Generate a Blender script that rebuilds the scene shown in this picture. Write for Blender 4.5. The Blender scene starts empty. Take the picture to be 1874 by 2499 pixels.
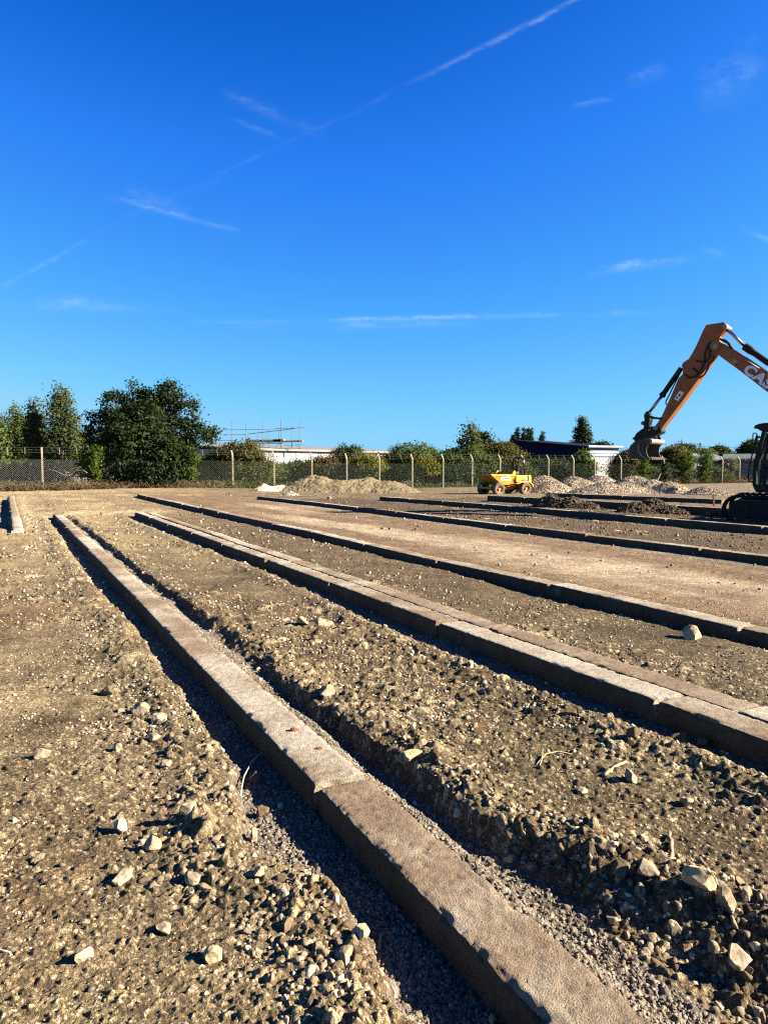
import bpy, math, random
import numpy as np
from mathutils import Vector, Matrix, Euler

SC = bpy.context.scene
COL = SC.collection
random.seed(7)
R = math.radians

# ------------------------------------------------------------------ camera
H = 1.65                      # eye height above the nearest dirt
F = 1811.0                    # focal length in pixels of a 1874 x 2499 frame
CX, CY, HOR = 937.0, 1249.5, 1135.0
PITCH = math.atan((CY - HOR) / F)
cam = bpy.data.cameras.new('camera')
cam.sensor_fit = 'VERTICAL'
cam.sensor_height = 36.0
cam.sensor_width = 27.0
cam.lens = 36.0 * F / 2499.0
cam.clip_start = 0.05
cam.clip_end = 6000
camo = bpy.data.objects.new('camera', cam)
COL.objects.link(camo)
camo.location = (0, 0, H)
camo.rotation_euler = (R(90) - PITCH, 0, 0)
SC.camera = camo
SC.cycles.use_denoising = False      # the grit of the ground must stay crisp
SC.cycles.filter_width = 1.2

# ------------------------------------------------------------------ light
SUN_EL = R(26.0)
SUN_DIR = Vector((1.0, -0.10, 0.0)).normalized() * math.cos(SUN_EL) + Vector((0, 0, math.sin(SUN_EL)))
SC.view_settings.view_transform = 'Standard'
SC.view_settings.look = 'None'
EXPO = 2.4
SC.view_settings.exposure = EXPO
SC.view_settings.gamma = 1.0
SC.view_settings.use_curve_mapping = False
sun = bpy.data.lights.new('sun', 'SUN')
sun.energy = 5.0
sun.angle = R(0.5)
sun.color = (1.0, 0.875, 0.69)
suno = bpy.data.objects.new('sun', sun)
COL.objects.link(suno)
suno.rotation_euler = SUN_DIR.to_track_quat('Z', 'Y').to_euler()
suno.location = (20, -5, 30)

def ray(px, py):
    u = (px - CX) / F
    v = (CY - py) / F
    return Vector((u, math.cos(PITCH) + v * math.sin(PITCH), -math.sin(PITCH) + v * math.cos(PITCH)))

world = bpy.data.worlds.new('World')
SC.world = world
world.use_nodes = True
wn = world.node_tree
wn.nodes.clear()
def wnode(t, **kw):
    n = wn.nodes.new(t)
    for k, v in kw.items():
        setattr(n, k, v)
    return n
def wl(a, b):
    wn.links.new(a, b)
def wmath(op, a, b=None, c=None):
    n = wnode('ShaderNodeMath', operation=op)
    for i, x in enumerate((a, b, c)):
        if x is None:
            continue
        if isinstance(x, (int, float)):
            n.inputs[i].default_value = x
        else:
            wl(x, n.inputs[i])
    return n.outputs[0]
out = wnode('ShaderNodeOutputWorld')
bg = wnode('ShaderNodeBackground')
bg.inputs['Strength'].default_value = 0.10
sky = wnode('ShaderNodeTexSky', sky_type='NISHITA')
sky.sun_disc = False
sky.sun_elevation = SUN_EL
sky.sun_rotation = math.atan2(SUN_DIR.x, SUN_DIR.y)
sky.altitude = 0
sky.air_density = 0.5
sky.dust_density = 0.0
sky.ozone_density = 10.0
# the clear sky's tone: the brightness of the Nishita sky picks the blue, from deep overhead to pale at the horizon
hsv = wnode('ShaderNodeSeparateColor', mode='HSV')
wl(sky.outputs[0], hsv.inputs[0])
hs = wnode('ShaderNodeValToRGB')
tones = [(0, (.001, .008, .035)), (.11, (.002, .022, .10)), (.15, (.004, .08, .38)), (.18, (.006, .128, .65)), (.234, (.025, .223, .913)), (.367, (.074, .40, 1.0)), (.584, (.20, .62, 1.02)), (.704, (.31, .69, .98)), (1.0, (.30, .60, .85)), (2.0, (.5, .75, .9))]
while len(hs.color_ramp.elements) < len(tones):
    hs.color_ramp.elements.new(.5)
for e, (v_, c_) in zip(hs.color_ramp.elements, tones):
    e.position = v_ / 2
    e.color = (*[q_ / 2 ** EXPO for q_ in c_], 1)
wl(wmath('MULTIPLY', hsv.outputs[2], .05), hs.inputs[0])
skyc = wnode('ShaderNodeVectorMath', operation='SCALE')
skyc.inputs['Scale'].default_value = 10.0
wl(hs.outputs[0], skyc.inputs[0])
tc = wnode('ShaderNodeTexCoord')
DIRV = tc.outputs['Generated']
# thin cirrus and old contrails: each one is a band round a great-circle arc of the sky
wisps = [  # (x0,y0) -> (x1,y1) on the photograph (only to find the arc's direction), half width, strength
    (1420, -10, 840, 285, .0025, .34, 0), (880, 265, 500, 440, .0022, .10, 1), (440, 460, -20, 715, .0026, .26, 2),
    (250, 474, 590, 568, .0030, .42, 1), (300, 470, 480, 520, .0075, .22, 1), (400, 490, 560, 425, .004, .12, 1), (540, 225, 800, 330, .0050, .28, 1), (560, 290, 720, 350, .003, .14, 1),
    (440, 789, 1680, 762, .0028, .50, 1), (560, 800, 1200, 790, .0050, .26, 1), (-60, 742, 460, 752, .0062, .30, 1), (1390, 675, 1800, 612, .0050, .40, 1),
    (1690, 250, 1890, 130, .020, .26, 1), (1790, 190, 1850, 170, .005, .24, 1), (1520, 205, 1640, 165, .006, .18, 1), (1380, 264, 1510, 238, .0026, .22, 1), (1800, 550, 1920, 610, .003, .30, 1), (1700, 605, 1780, 622, .003, .25, 1),
    (-20, 895, 300, 900, .004, .12, 1),
]
nz = wnode('ShaderNodeTexNoise')
nz.inputs['Scale'].default_value = 90
nz.inputs['Detail'].default_value = 7
nz.inputs['Roughness'].default_value = .68
mp = wnode('ShaderNodeMapping')
mp.inputs['Scale'].default_value = (.55, 1, 1.6)
wl(DIRV, mp.inputs['Vector'])
wl(mp.outputs[0], nz.inputs['Vector'])
nzb = wnode('ShaderNodeTexNoise')
nzb.inputs['Scale'].default_value = 14
nzb.inputs['Detail'].default_value = 3
wl(DIRV, nzb.inputs['Vector'])
streak = wnode('ShaderNodeMapRange')
streak.inputs['From Min'].default_value = .40
streak.inputs['From Max'].default_value = .66
wl(nz.outputs[0], streak.inputs['Value'])
patch = wnode('ShaderNodeMapRange')
patch.inputs['From Min'].default_value = .34
patch.inputs['From Max'].default_value = .62
wl(nzb.outputs[0], patch.inputs['Value'])
texm = wmath('MULTIPLY', streak.outputs[0], patch.outputs[0])
texm = wmath('ADD', wmath('MULTIPLY', texm, .85), wmath('MULTIPLY', patch.outputs[0], .15))
total = None
for (x0, y0, x1, y1, w, k, kind) in wisps:
    a = ray(x0, y0).normalized()
    b = ray(x1, y1).normalized()
    n = a.cross(b).normalized()
    along = (b - a * a.dot(b)).normalized()
    ang = a.angle(b)
    def dot(vec):
        d = wnode('ShaderNodeVectorMath', operation='DOT_PRODUCT')
        wl(DIRV, d.inputs[0])
        d.inputs[1].default_value = vec
        return d.outputs['Value']
    dn = dot(n)
    dn = wmath('ADD', dn, wmath('ADD', wmath('MULTIPLY', wmath('SUBTRACT', nzb.outputs[0], .5), w * 2.4), wmath('MULTIPLY', wmath('SUBTRACT', nz.outputs[0], .5), w * 2.2)))
    q = wmath('DIVIDE', dn, w)
    g = wmath('POWER', 2.718, wmath('MULTIPLY', wmath('MULTIPLY', q, q), -1.0))
    t = wmath('DIVIDE', wmath('ARCTAN2', dot(along), dot(a)), ang)
    ends = wmath('MULTIPLY', wmath('MULTIPLY', t, wmath('SUBTRACT', 1.0, t)), 4.0)
    if kind == 0:
        ends = wmath('MULTIPLY', wmath('SUBTRACT', 1.0, t), 1.6)
        gate = wmath('GREATER_THAN', dot(a), 0.0)
        ends = wmath('MULTIPLY', ends, gate)
    if kind == 2:
        ends = wmath('MULTIPLY', wmath('GREATER_THAN', dot(b), 0.0), wmath('MULTIPLY', t, 1.3))
    en = wnode('ShaderNodeClamp')
    wl(ends, en.inputs[0])
    m = wmath('MULTIPLY', wmath('MULTIPLY', g, en.outputs[0]), k)
    total = m if total is None else wmath('ADD', total, m)
cl = wnode('ShaderNodeClamp')
wl(wmath('MULTIPLY', total, wmath('ADD', wmath('MULTIPLY', texm, .78), .05)), cl.inputs[0])
mixc = wnode('ShaderNodeMix', data_type='RGBA')
wl(cl.outputs[0], mixc.inputs[0])
wl(skyc.outputs[0], mixc.inputs[6])
mixc.inputs[7].default_value = (1.25, 1.75, 2.08, 1)
wl(mixc.outputs[2], bg.inputs['Color'])
wl(bg.outputs[0], out.inputs[0])

# ------------------------------------------------------------------ helpers
def at(px, py, Y):
    r = ray(px, py)
    k = Y / r.y
    return Vector((r.x * k, Y, H + r.z * k))
BA = math.atan((CX - 13) / F * math.cos(PITCH))   # heading of the rows of beams, left of the view axis
BA = math.atan2(-ray(13, HOR).x, ray(13, HOR).y)
SD = (-math.sin(BA), math.cos(BA))
TD = (math.cos(BA), math.sin(BA))
def xy(s, t):
    return s * SD[0] + t * TD[0], s * SD[1] + t * TD[1]

def obj(name, verts, faces, mat=None, parent=None, smooth=False):
    """one mesh object; vertices are world positions, moved into the parent's space"""
    me = bpy.data.meshes.new(name)
    off = Vector((0, 0, 0))
    p = parent
    while p is not None:
        off += Vector(p.location)
        p = p.parent
    v = np.asarray(verts, dtype=np.float32).reshape(-1, 3)
    base = v.mean(axis=0) if parent is None and len(v) else None
    v = v - np.array(off, dtype=np.float32)
    if isinstance(faces, np.ndarray):
        fill_mesh(me, v, faces)
    else:
        me.from_pydata(v.tolist(), [], faces)
    o = bpy.data.objects.new(name, me)
    COL.objects.link(o)
    if parent is not None:
        o.parent = parent
    if mat is not None:
        me.materials.append(mat)
    if smooth:
        me.polygons.foreach_set('use_smooth', np.ones(len(me.polygons), dtype=bool))
    me.update()
    return o
def fill_mesh(me, v, f):
    n, k = f.shape
    me.vertices.add(len(v))
    me.vertices.foreach_set('co', np.ascontiguousarray(v, dtype=np.float32).ravel())
    me.loops.add(n * k)
    me.loops.foreach_set('vertex_index', np.ascontiguousarray(f, dtype=np.int32).ravel())
    me.polygons.add(n)
    me.polygons.foreach_set('loop_start', np.arange(0, n * k, k, dtype=np.int32))
    me.polygons.foreach_set('loop_total', np.full(n, k, dtype=np.int32))
    me.update(calc_edges=True)
def tag(o, label=None, cat=None, group=None, kind=None):
    if label: o['label'] = label
    if cat: o['category'] = cat
    if group: o['group'] = group
    if kind: o['kind'] = kind
    return o
def thing(name, label, cat, loc, group=None):
    o = bpy.data.objects.new(name, None)
    o.empty_display_size = .2
    COL.objects.link(o)
    o.location = loc
    return tag(o, label, cat, group)
def rebase(o, loc):
    """put a top-level mesh's origin at loc"""
    me = o.data
    me.transform(Matrix.Translation(-Vector(loc)))
    o.location = loc
    return o

class MB:
    """collects shapes into one mesh (world coordinates)"""
    def __init__(self):
        self.v = []
        self.f = []
    def add(self, vs, fs):
        n = len(self.v)
        self.v += [tuple(p) for p in vs]
        self.f += [tuple(i + n for i in q) for q in fs]
        return self
    def box(self, c, size, M=None):
        x, y, z = size[0] / 2, size[1] / 2, size[2] / 2
        vs = [Vector((a, b, d)) for a in (-x, x) for b in (-y, y) for d in (-z, z)]
        if M is not None:
            vs = [M @ p for p in vs]
        c = Vector(c)
        return self.add([p + c for p in vs], [(0, 1, 3, 2), (4, 6, 7, 5), (0, 4, 5, 1), (2, 3, 7, 6), (0, 2, 6, 4), (1, 5, 7, 3)])
    def tube(self, pts, r, n=6, caps=True):
        pts = [Vector(p) for p in pts]
        rr = r if isinstance(r, (list, tuple)) else [r] * len(pts)
        vs, fs = [], []
        prev = None
        for i, p in enumerate(pts):
            d = (pts[min(i + 1, len(pts) - 1)] - pts[max(i - 1, 0)]).normalized()
            if prev is None:
                a = d.orthogonal().normalized()
            else:
                a = (prev - d * prev.dot(d))
                a = a.normalized() if a.length > 1e-6 else d.orthogonal().normalized()
            prev = a
            b = d.cross(a)
            for k in range(n):
                an = 2 * math.pi * k / n
                vs.append(p + (a * math.cos(an) + b * math.sin(an)) * rr[i])
        for i in range(len(pts) - 1):
            for k in range(n):
                fs.append((i * n + k, i * n + (k + 1) % n, (i + 1) * n + (k + 1) % n, (i + 1) * n + k))
        if caps:
            fs.append(tuple(range(n - 1, -1, -1)))
            fs.append(tuple((len(pts) - 1) * n + k for k in range(n)))
        return self.add(vs, fs)
    def prism(self, outline, off):
        """outline: list of points; off: vector to extrude by"""
        n = len(outline)
        a = [Vector(p) for p in outline]
        b = [p + Vector(off) for p in a]
        fs = [tuple(range(n - 1, -1, -1)), tuple(range(n, 2 * n))]
        for i in range(n):
            j = (i + 1) % n
            fs.append((i, j, n + j, n + i))
        return self.add(a + b, fs)
    def build(self, name, mat, parent=None, smooth=False, bevel=0):
        o = obj(name, self.v, self.f, mat, parent, smooth)
        if bevel:
            m = o.modifiers.new('bevel', 'BEVEL')
            m.width = bevel
            m.segments = 2
            m.limit_method = 'ANGLE'
            m.angle_limit = R(40)
        return o

# ------------------------------------------------------------------ numpy noise
def hsh(ix, iy, seed, iz=None):
    with np.errstate(over='ignore'):
        h = ix.astype(np.int64).astype(np.uint32) * np.uint32(374761393) + iy.astype(np.int64).astype(np.uint32) * np.uint32(668265263) + np.uint32((seed * 2246822519) & 0xffffffff)
        if iz is not None:
            h = h + iz.astype(np.int64).astype(np.uint32) * np.uint32(2147483647 - 58)
        h = (h ^ (h >> np.uint32(13))) * np.uint32(1274126177)
        h = (h ^ (h >> np.uint32(15))) * np.uint32(2246822519)
        h = h ^ (h >> np.uint32(16))
    return h.astype(np.float32) / np.float32(4294967295.0)
def vn2(x, y, seed):
    ix = np.floor(x); iy = np.floor(y)
    fx = (x - ix); fy = (y - iy)
    fx = fx * fx * (3 - 2 * fx); fy = fy * fy * (3 - 2 * fy)
    a = hsh(ix, iy, seed); b = hsh(ix + 1, iy, seed); c = hsh(ix, iy + 1, seed); d = hsh(ix + 1, iy + 1, seed)
    return ((a + (b - a) * fx) * (1 - fy) + (c + (d - c) * fx) * fy) * 2 - 1
def fbm2(x, y, seed, octs=4, gain=.5):
    t = 0; a = 1.0; f = 1.0; n = 0
    for i in range(octs):
        t = t + a * vn2(x * f + 17.3 * i, y * f - 9.1 * i, seed + i * 13)
        n += a; a *= gain; f *= 2.03
    return t / n
def vn3(x, y, z, seed):
    ix = np.floor(x); iy = np.floor(y); iz = np.floor(z)
    fx = x - ix; fy = y - iy; fz = z - iz
    fx = fx * fx * (3 - 2 * fx); fy = fy * fy * (3 - 2 * fy); fz = fz * fz * (3 - 2 * fz)
    def L(k):
        a = hsh(ix, iy, seed, iz + k); b = hsh(ix + 1, iy, seed, iz + k); c = hsh(ix, iy + 1, seed, iz + k); d = hsh(ix + 1, iy + 1, seed, iz + k)
        return (a + (b - a) * fx) * (1 - fy) + (c + (d - c) * fx) * fy
    return (L(0) * (1 - fz) + L(1) * fz) * 2 - 1
def cells(x, y, cell, dens, seed, rmin=.25, rmax=.6):
    """random domed stones, one per grid cell at most: height 0..1 (times its radius), id 0..1, angular"""
    gx = x / cell; gy = y / cell
    ix = np.floor(gx); iy = np.floor(gy)
    hh = np.zeros_like(x); idd = np.zeros_like(x)
    for dx in (-1, 0, 1):
        for dy in (-1, 0, 1):
            jx = ix + dx; jy = iy + dy
            pres = hsh(jx, jy, seed)
            ox = jx + hsh(jx, jy, seed + 1); oy = jy + hsh(jx, jy, seed + 2)
            rr = rmin + (rmax - rmin) * hsh(jx, jy, seed + 3) ** 2
            an = hsh(jx, jy, seed + 4) * 6.283
            ex = gx - ox; ey = gy - oy
            ca = np.cos(an); sa = np.sin(an)
            u = ex * ca + ey * sa; v = (-ex * sa + ey * ca) * 1.45
            m = np.maximum(np.maximum(np.abs(u), np.abs(v)), (np.abs(u) + np.abs(v)) * .74)
            d = .5 * np.sqrt(u * u + v * v) + .5 * m
            h = np.clip(1 - (d / rr), 0, 1)
            h = np.sqrt(np.clip(h * 1.9, 0, 1)) * (1 + .25 * u / rr) * rr
            h = np.where(pres < dens, h, 0)
            up = h > hh
            hh = np.where(up, h, hh)
            idd = np.where(up, hsh(jx, jy, seed + 7), idd)
    return hh * cell, idd
def sstep(a, b, x):
    t = np.clip((x - a) / (b - a), 0, 1)
    return t * t * (3 - 2 * t)
# ------------------------------------------------------------------ the lie of the land
def drop(x, y):
    x = np.asarray(x, dtype=np.float32); y = np.asarray(y, dtype=np.float32)
    return -.25 * sstep(24, 54, y) * sstep(-16, -2, x)
B1 = (1.275, 1.545, 25.2, .12)      # left edge, right edge, far end, top height
B2 = (3.635, 3.90, 24.6, .155)
B2b = (3.915, 4.17, 24.4, .15)
B3 = (5.92, 6.20, 39.2, .18)
B4 = (10.25, 10.53, 33.0, .27)
B5 = (15.0, 15.3, 29.9, .28)
B6 = (19.95, 20.25, 28.6, .30)
B7 = (.09, .37, 41.2, .12)
eL = np.array([(-2, 1.00), (1.74, 1.03), (1.94, .99), (2.14, 1.02), (2.36, 1.05), (2.59, 1.06), (2.78, .91), (3.06, .87), (3.41, .96), (3.88, 1.05), (4.36, 1.01), (5.16, 1.04), (6.27, 1.04), (7.63, 1.1), (11.1, .99), (22, 1.08), (25.1, 1.12)])
eR = np.array([(-2, 2.5), (1.2, 2.42), (1.58, 2.30), (1.80, 2.14), (2.07, 2.05), (2.17, 1.97), (2.51, 1.95), (3.02, 1.87), (3.46, 1.78), (4.39, 1.77), (5.34, 1.81), (6.4, 1.86), (7.26, 1.88), (9.69, 1.76), (11.59, 1.75), (22.6, 1.70), (25, 1.7)])
eB = np.array([(-2, 1.86), (1.5, 1.87), (2.2, 1.87), (2.9, 1.81), (5, 1.74), (8, 1.79), (10, 1.74), (15, 1.74), (25, 1.67)])
e2 = np.array([(-2, 3.3), (2.36, 3.36), (2.83, 3.38), (3.1, 3.32), (3.6, 3.24), (4.98, 3.25), (5.93, 3.18), (7.95, 3.27), (9.89, 3.34), (15.6, 3.28), (21.2, 3.15), (24.6, 3.3)])
e3 = np.array([(-2, 5.6), (4.06, 5.70), (5.27, 5.60), (6.56, 5.53), (8.85, 5.72), (20, 5.6), (32.3, 5.3), (39, 5.4)])

def ground(X, Y, detail=True, res=None):
    """height, colour and gravel share of the site's ground at any point"""
    X = np.asarray(X, dtype=np.float32); Y = np.asarray(Y, dtype=np.float32)
    s = X * SD[0] + Y * SD[1]; t = X * TD[0] + Y * TD[1]
    if res is None:
        res = np.full_like(X, .004)
    wob = .035 * fbm2(s * 2.2, t * 2.2, 5, 3) + .03 * fbm2(s * 9, t * 9, 9, 3)
    # zone heights
    z = .035 + .03 * sstep(1.4, 1.7, t) + .03 * sstep(3.85, 4.3, t) + .05 * sstep(6.0, 6.3, t) + .0 * sstep(10.3, 10.6, t) - .05 * sstep(15, 15.5, t)
    big = fbm2(X * .55, Y * .55, 21, 3)
    med = fbm2(X * 2.4, Y * 2.4, 31, 4)
    flat = np.clip(sstep(6.1, 6.5, t) * (1 - sstep(10.0, 10.2, t)), 0, 1)      # rolled stone between rows
    rough = 1 - .75 * flat
    z = z + (.022 * big + .016 * med) * rough
    # trench left of the nearest row
    grav = np.zeros_like(X)
    w = np.interp(s, eL[:, 0], eL[:, 1]) + wob
    inb1 = (s < B1[2] + .25).astype(np.float32)
    tl = sstep(-.015, .055, t - w) * (t < 1.4) * inb1
    rim = np.exp(-((t - w + .13) / .16) ** 2) * inb1 * (t < w + .05)
    z = z + rim * (.022 + .022 * np.clip(fbm2(s * 1.7, t * 1.7, 77, 2) + .3, 0, 1))
    z = z * (1 - tl) + tl * (-.012 + .008 * fbm2(s * 2, t * 2, 3, 3))
    grav = np.maximum(grav, tl)
    # gravel bank and trench right of it
    wr = np.interp(s, eR[:, 0], eR[:, 1]) + wob * 1.3 + .11 * fbm2(s * 1.4, t * .4, 83, 3) + .05 * fbm2(s * 7, t * 7, 85, 2) + .03 * fbm2(s * 16, t * 16, 84, 2)
    tb = np.interp(s, eB[:, 0], eB[:, 1]) + wob * .9
    wr = np.maximum(wr, tb + .05)
    rampw = np.clip((t - tb) / (wr - tb), 0, 1)
    rampw = rampw + .16 * np.sin(rampw * math.pi) * fbm2(s * 7, t * 7, 79, 3)
    tr = (1 - sstep(0, 1, rampw)) * (t > 1.4) * inb1
    wall = np.clip(4 * rampw * (1 - rampw), 0, 1) * (t > 1.5) * inb1
    rimr = np.exp(-((t - wr - .12) / .15) ** 2) * inb1 * (t > wr - .05)
    z = z + rimr * (.035 + .03 * fbm2(s * 2.1, t * 2.1, 78, 2)) * (1 - .6 * sstep(3, 6, s))
    bank = .055 + .045 * fbm2(s * 1.2, t * .6, 41, 2) + .022 * fbm2(s * 5, t * 5, 43, 2)
    prof = np.clip(1 - np.abs(t - 1.57) / (.17 + .05 * fbm2(s * .9, t * 0, 44, 2)), 0, 1)
    deep = -.03 + sstep(3.2, 5.5, s) * (.045 + .06 * fbm2(s * 1.1, t * 0, 86, 3)) - .08 * sstep(2.0, 1.5, s) * sstep(1.85, 2.05, t)
    floor_r = deep + (bank - deep) * sstep(0, .8, prof)
    z = z * (1 - tr) + tr * floor_r
    grav = np.maximum(grav, (1 - sstep(tb - .05, tb + .04, t)) * (t > 1.4) * inb1)
    # trench left of the twin row
    w2 = np.interp(s, e2[:, 0], e2[:, 1]) + wob
    in2 = (s < B2[2] + .2).astype(np.float32)
    t2 = sstep(-.02, .06, t - w2) * (t < 3.8) * in2
    z = z + np.exp(-((t - w2 + .12) / .15) ** 2) * in2 * (t < w2 + .05) * .035
    z = z * (1 - t2) + t2 * (.005 + .01 * fbm2(s * 3, t * 3, 4, 3))
    grav = np.maximum(grav, t2 * .55)
    # wheel ruts pressed into the rolled strip
    for rt, sd_ in ((7.15, 1), (8.95, 2), (7.9, 3), (9.6, 4)):
        dt = t - rt - .12 * fbm2(s * .18, s * 0, 300 + sd_, 2)
        rut = np.exp(-(dt / .17) ** 4) * sstep(-.35, .25, fbm2(s * .11, s * 0, 310 + sd_, 2))
        z = z - rut * (.012 + .007 * np.sin(s * 34 + np.abs(dt) * 22) * np.clip((.12 - res) / .06, 0, 1))
    # other rows: a shallow dip on their left
    w3 = np.interp(s, e3[:, 0], e3[:, 1]) + wob
    t3 = sstep(-.04, .08, t - w3) * (t < 6.05) * (s < B3[2] + .2)
    z = z * (1 - t3) + t3 * (.035 + .012 * fbm2(s * 3, t * 3, 6, 3))
    gz = np.exp(-((t - B4[0] + .25) / .3) ** 2) * (s < 33) * (t < 10.4)
    grav = np.maximum(grav, np.clip(gz - .3, 0, .7) + .5 * t3 * (s > 10))
    for Bq, dp, wd in ((B5, .03, .9), (B6, .05, 1.6)):
        q = sstep(wd, wd * .6, Bq[0] - t) * (t < Bq[0] + .15) * (s < Bq[2] + .3)
        z = z - dp * q
        grav = np.maximum(grav, .35 * q)
    # far row at the left: its own narrow trench
    q7 = sstep(.05, .2, .37 - np.abs(t - .12)) * (s > 21) * (s < 41.5)
    z = z - .03 * q7 - .10 * sstep(-.55, -.3, t) * sstep(.2, .05, t) * (s > 21) * (s < 41.5)
    pale = np.exp(-((t - .62) / .22) ** 2) * (s > 20) * (s < 41)
    # clods and embedded stones
    stone = np.zeros_like(X); rid = np.zeros_like(X)
    rub = np.clip(.5 + .9 * fbm2(X * .9, Y * .9, 91, 3) + .55 * (rim + rimr + .6 * np.exp(-((t - w2 + .15) / .25) ** 2) * in2), 0, 1.4)
    rub0 = np.clip(rub + .25 * wall, 0, 1.0)
    rub = np.clip(rub + .9 * wall + .5 * rimr + .55 * np.exp(-((t - w + .25) / .28) ** 2) * inb1 * (t < w) * sstep(.5, 1.5, s), 0, 1.5)
    rub = rub * (1 - .6 * flat)
    if detail:
        for cell, dn, amp, sd in ((.30, .22, .26, 101), (.13, .45, .45, 111), (.055, .62, .62, 121), (.026, .7, .55, 131), (.013, .7, .5, 141)):
            ok = np.clip((cell * .55 - res) / (cell * .3), 0, 1)
            if ok.max() <= 0:
                continue
            hh, ii = cells(X + .02 * med, Y, cell, dn, sd)
            lowg, cut = (.12, .5) if cell > .1 else ((.35, .25) if cell > .04 else (.75, 0.))
            g = (1 - grav) * (lowg + (1 - lowg) * np.clip((rub0 if cell > .1 else rub) * 1.2 - cut, 0, 1)) * amp * ok
            g = g * (1 - .7 * flat)
            hz = hh * g
            z = z + hz
            on = (hh > cell * .08) & (g > .4 * amp)
            stone = np.where(on, np.clip(ok, 0, 1), stone); rid = np.where(on, ii, rid)
        # pebbles of the gravel
        for cell, dn, amp, sd in ((.034, .8, .55, 151), (.019, .95, .6, 161)):
            ok = np.clip((cell * .6 - res) / (cell * .3), 0, 1)
            hh, ii = cells(X, Y, cell, dn, sd, .3, .62)
            z = z + hh * amp * grav * ok
            on = (hh > cell * .05) & (grav > .4)
            rid = np.where(on, ii, rid)
            stone = np.where(on, 1.0, stone)
        c6 = (1 - np.abs(fbm2(X * 5.5, Y * 5.5, 52, 3)) * 2.2)
        z = z + .013 * c6 * (1 - grav) * rough * (.35 + .5 * rub0) * (1 + 1.3 * sstep(7, 15, np.sqrt(X * X + Y * Y)) * (t < 6))
        cl = (1 - np.abs(fbm2(X * 16, Y * 16, 51, 3)) * 2.2) * np.clip((.10 - res) / .05, 0, 1)
        z = z + .009 * cl * (1 - grav) * (.45 + .55 * rub) * (1 - .6 * flat)
        fine = fbm2(X * 55, Y * 55, 61, 2) * np.clip((.022 - res) / .015, 0, 1)
        z = z + .0045 * fine * (1 - grav)
    z = z + drop(X, Y)
    # ---- colour (the ground's own)
    def c(*a): return np.array(a, dtype=np.float32)
    soil = c(.198, .153, .100)
    def mix(a, b, m):
        return a * (1 - m[..., None]) + b * m[..., None]
    colr = np.broadcast_to(soil, X.shape + (3,)).copy()
    v = fbm2(X * .7, Y * .7, 201, 4)
    colr = mix(colr, c(.275, .222, .137), np.clip(.5 + 1.2 * v, 0, 1) * .7)
    colr = mix(colr, c(.105, .078, .048), np.clip(fbm2(X * 1.3, Y * 1.3, 211, 5, .6) * 2.4 - .1, 0, 1) * .85)
    colr = mix(colr, c(.175, .110, .062), np.clip(fbm2(X * .5 + 7, Y * .5, 217, 4) * 2.6 - .35, 0, 1) * .6)
    colr = mix(colr, c(.36, .295, .185), np.clip(fbm2(X * .8 - 5, Y * .8, 219, 5, .6) * 2.6 - .5, 0, 1) * .7)
    colr = mix(colr, c(.165, .148, .078), np.clip(fbm2(X * 1.1, Y * 1.1, 214, 3) * 2 - .4, 0, 1) * .45)
    colr = colr * (1 + .16 * (1 - sstep(1.0, 1.6, t)))[..., None]
    # pale sandy dust towards the far left, darker soil to the right
    colr = mix(colr, c(.54, .435, .265), np.clip(sstep(8, 26, s) * sstep(6.5, 2.5, t) * (.55 + .7 * fbm2(X * .35, Y * .5, 221, 3)), 0, 1))
    colr = mix(colr, c(.52, .43, .29), np.clip(pale, 0, 1) * .85)
    dz = flat * (s < 40)
    colr = mix(colr, c(.245, .172, .115), dz * .9)
    colr = mix(colr, c(.52, .43, .33), dz * np.clip(sstep(.0, .5, fbm2(s * .12 + 3, t * .8, 231, 4)) * .85, 0, 1))
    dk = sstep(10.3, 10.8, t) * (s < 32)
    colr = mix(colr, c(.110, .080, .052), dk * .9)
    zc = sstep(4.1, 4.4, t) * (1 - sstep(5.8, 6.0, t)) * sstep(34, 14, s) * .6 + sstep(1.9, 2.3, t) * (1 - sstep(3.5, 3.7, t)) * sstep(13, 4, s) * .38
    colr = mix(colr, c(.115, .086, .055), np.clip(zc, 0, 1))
    road = sstep(20.6, 22.0, t - .02 * s) * sstep(10, 14, X + 6)
    colr = mix(colr, c(.22, .185, .145), road * .8)
    far = sstep(38, 45, Y) * sstep(14, 6, t)
    colr = mix(colr, c(.46, .365, .23), far * .8)
    ends = np.exp(-((s - 26.2) / 1.6) ** 2 - ((t - 1.9) / 1.6) ** 2) + .8 * np.exp(-((s - 25.6) / 1.2) ** 2 - ((t - 4.1) / 1.0) ** 2) + .7 * np.exp(-((s - 40.5) / 1.5) ** 2 - ((t - 5.2) / 1.6) ** 2)
    colr = mix(colr, c(.62, .52, .345), np.clip(ends * (.75 + .9 * fbm2(X * 1.5, Y * 1.5, 241, 3)), 0, .9))
    # shade of each stone and of the gravel
    pal = np.stack([.22 + .60 * rid ** 2, .18 + .525 * rid ** 2, .12 + .36 * rid ** 2], -1).astype(np.float32)
    st = stone * (1 - grav) * sstep(.42, .62, rid) * .85
    colr = mix(colr, pal, np.clip(st, 0, 1))
    gp = np.stack([.245 + .17 * rid, .215 + .15 * rid, .185 + .13 * rid], -1).astype(np.float32)
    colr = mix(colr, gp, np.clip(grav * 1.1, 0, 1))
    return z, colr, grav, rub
def gz(x, y):
    z, _, _, _ = ground(np.array([x], dtype=np.float32), np.array([y], dtype=np.float32), detail=False)
    return float(z[0])
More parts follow.
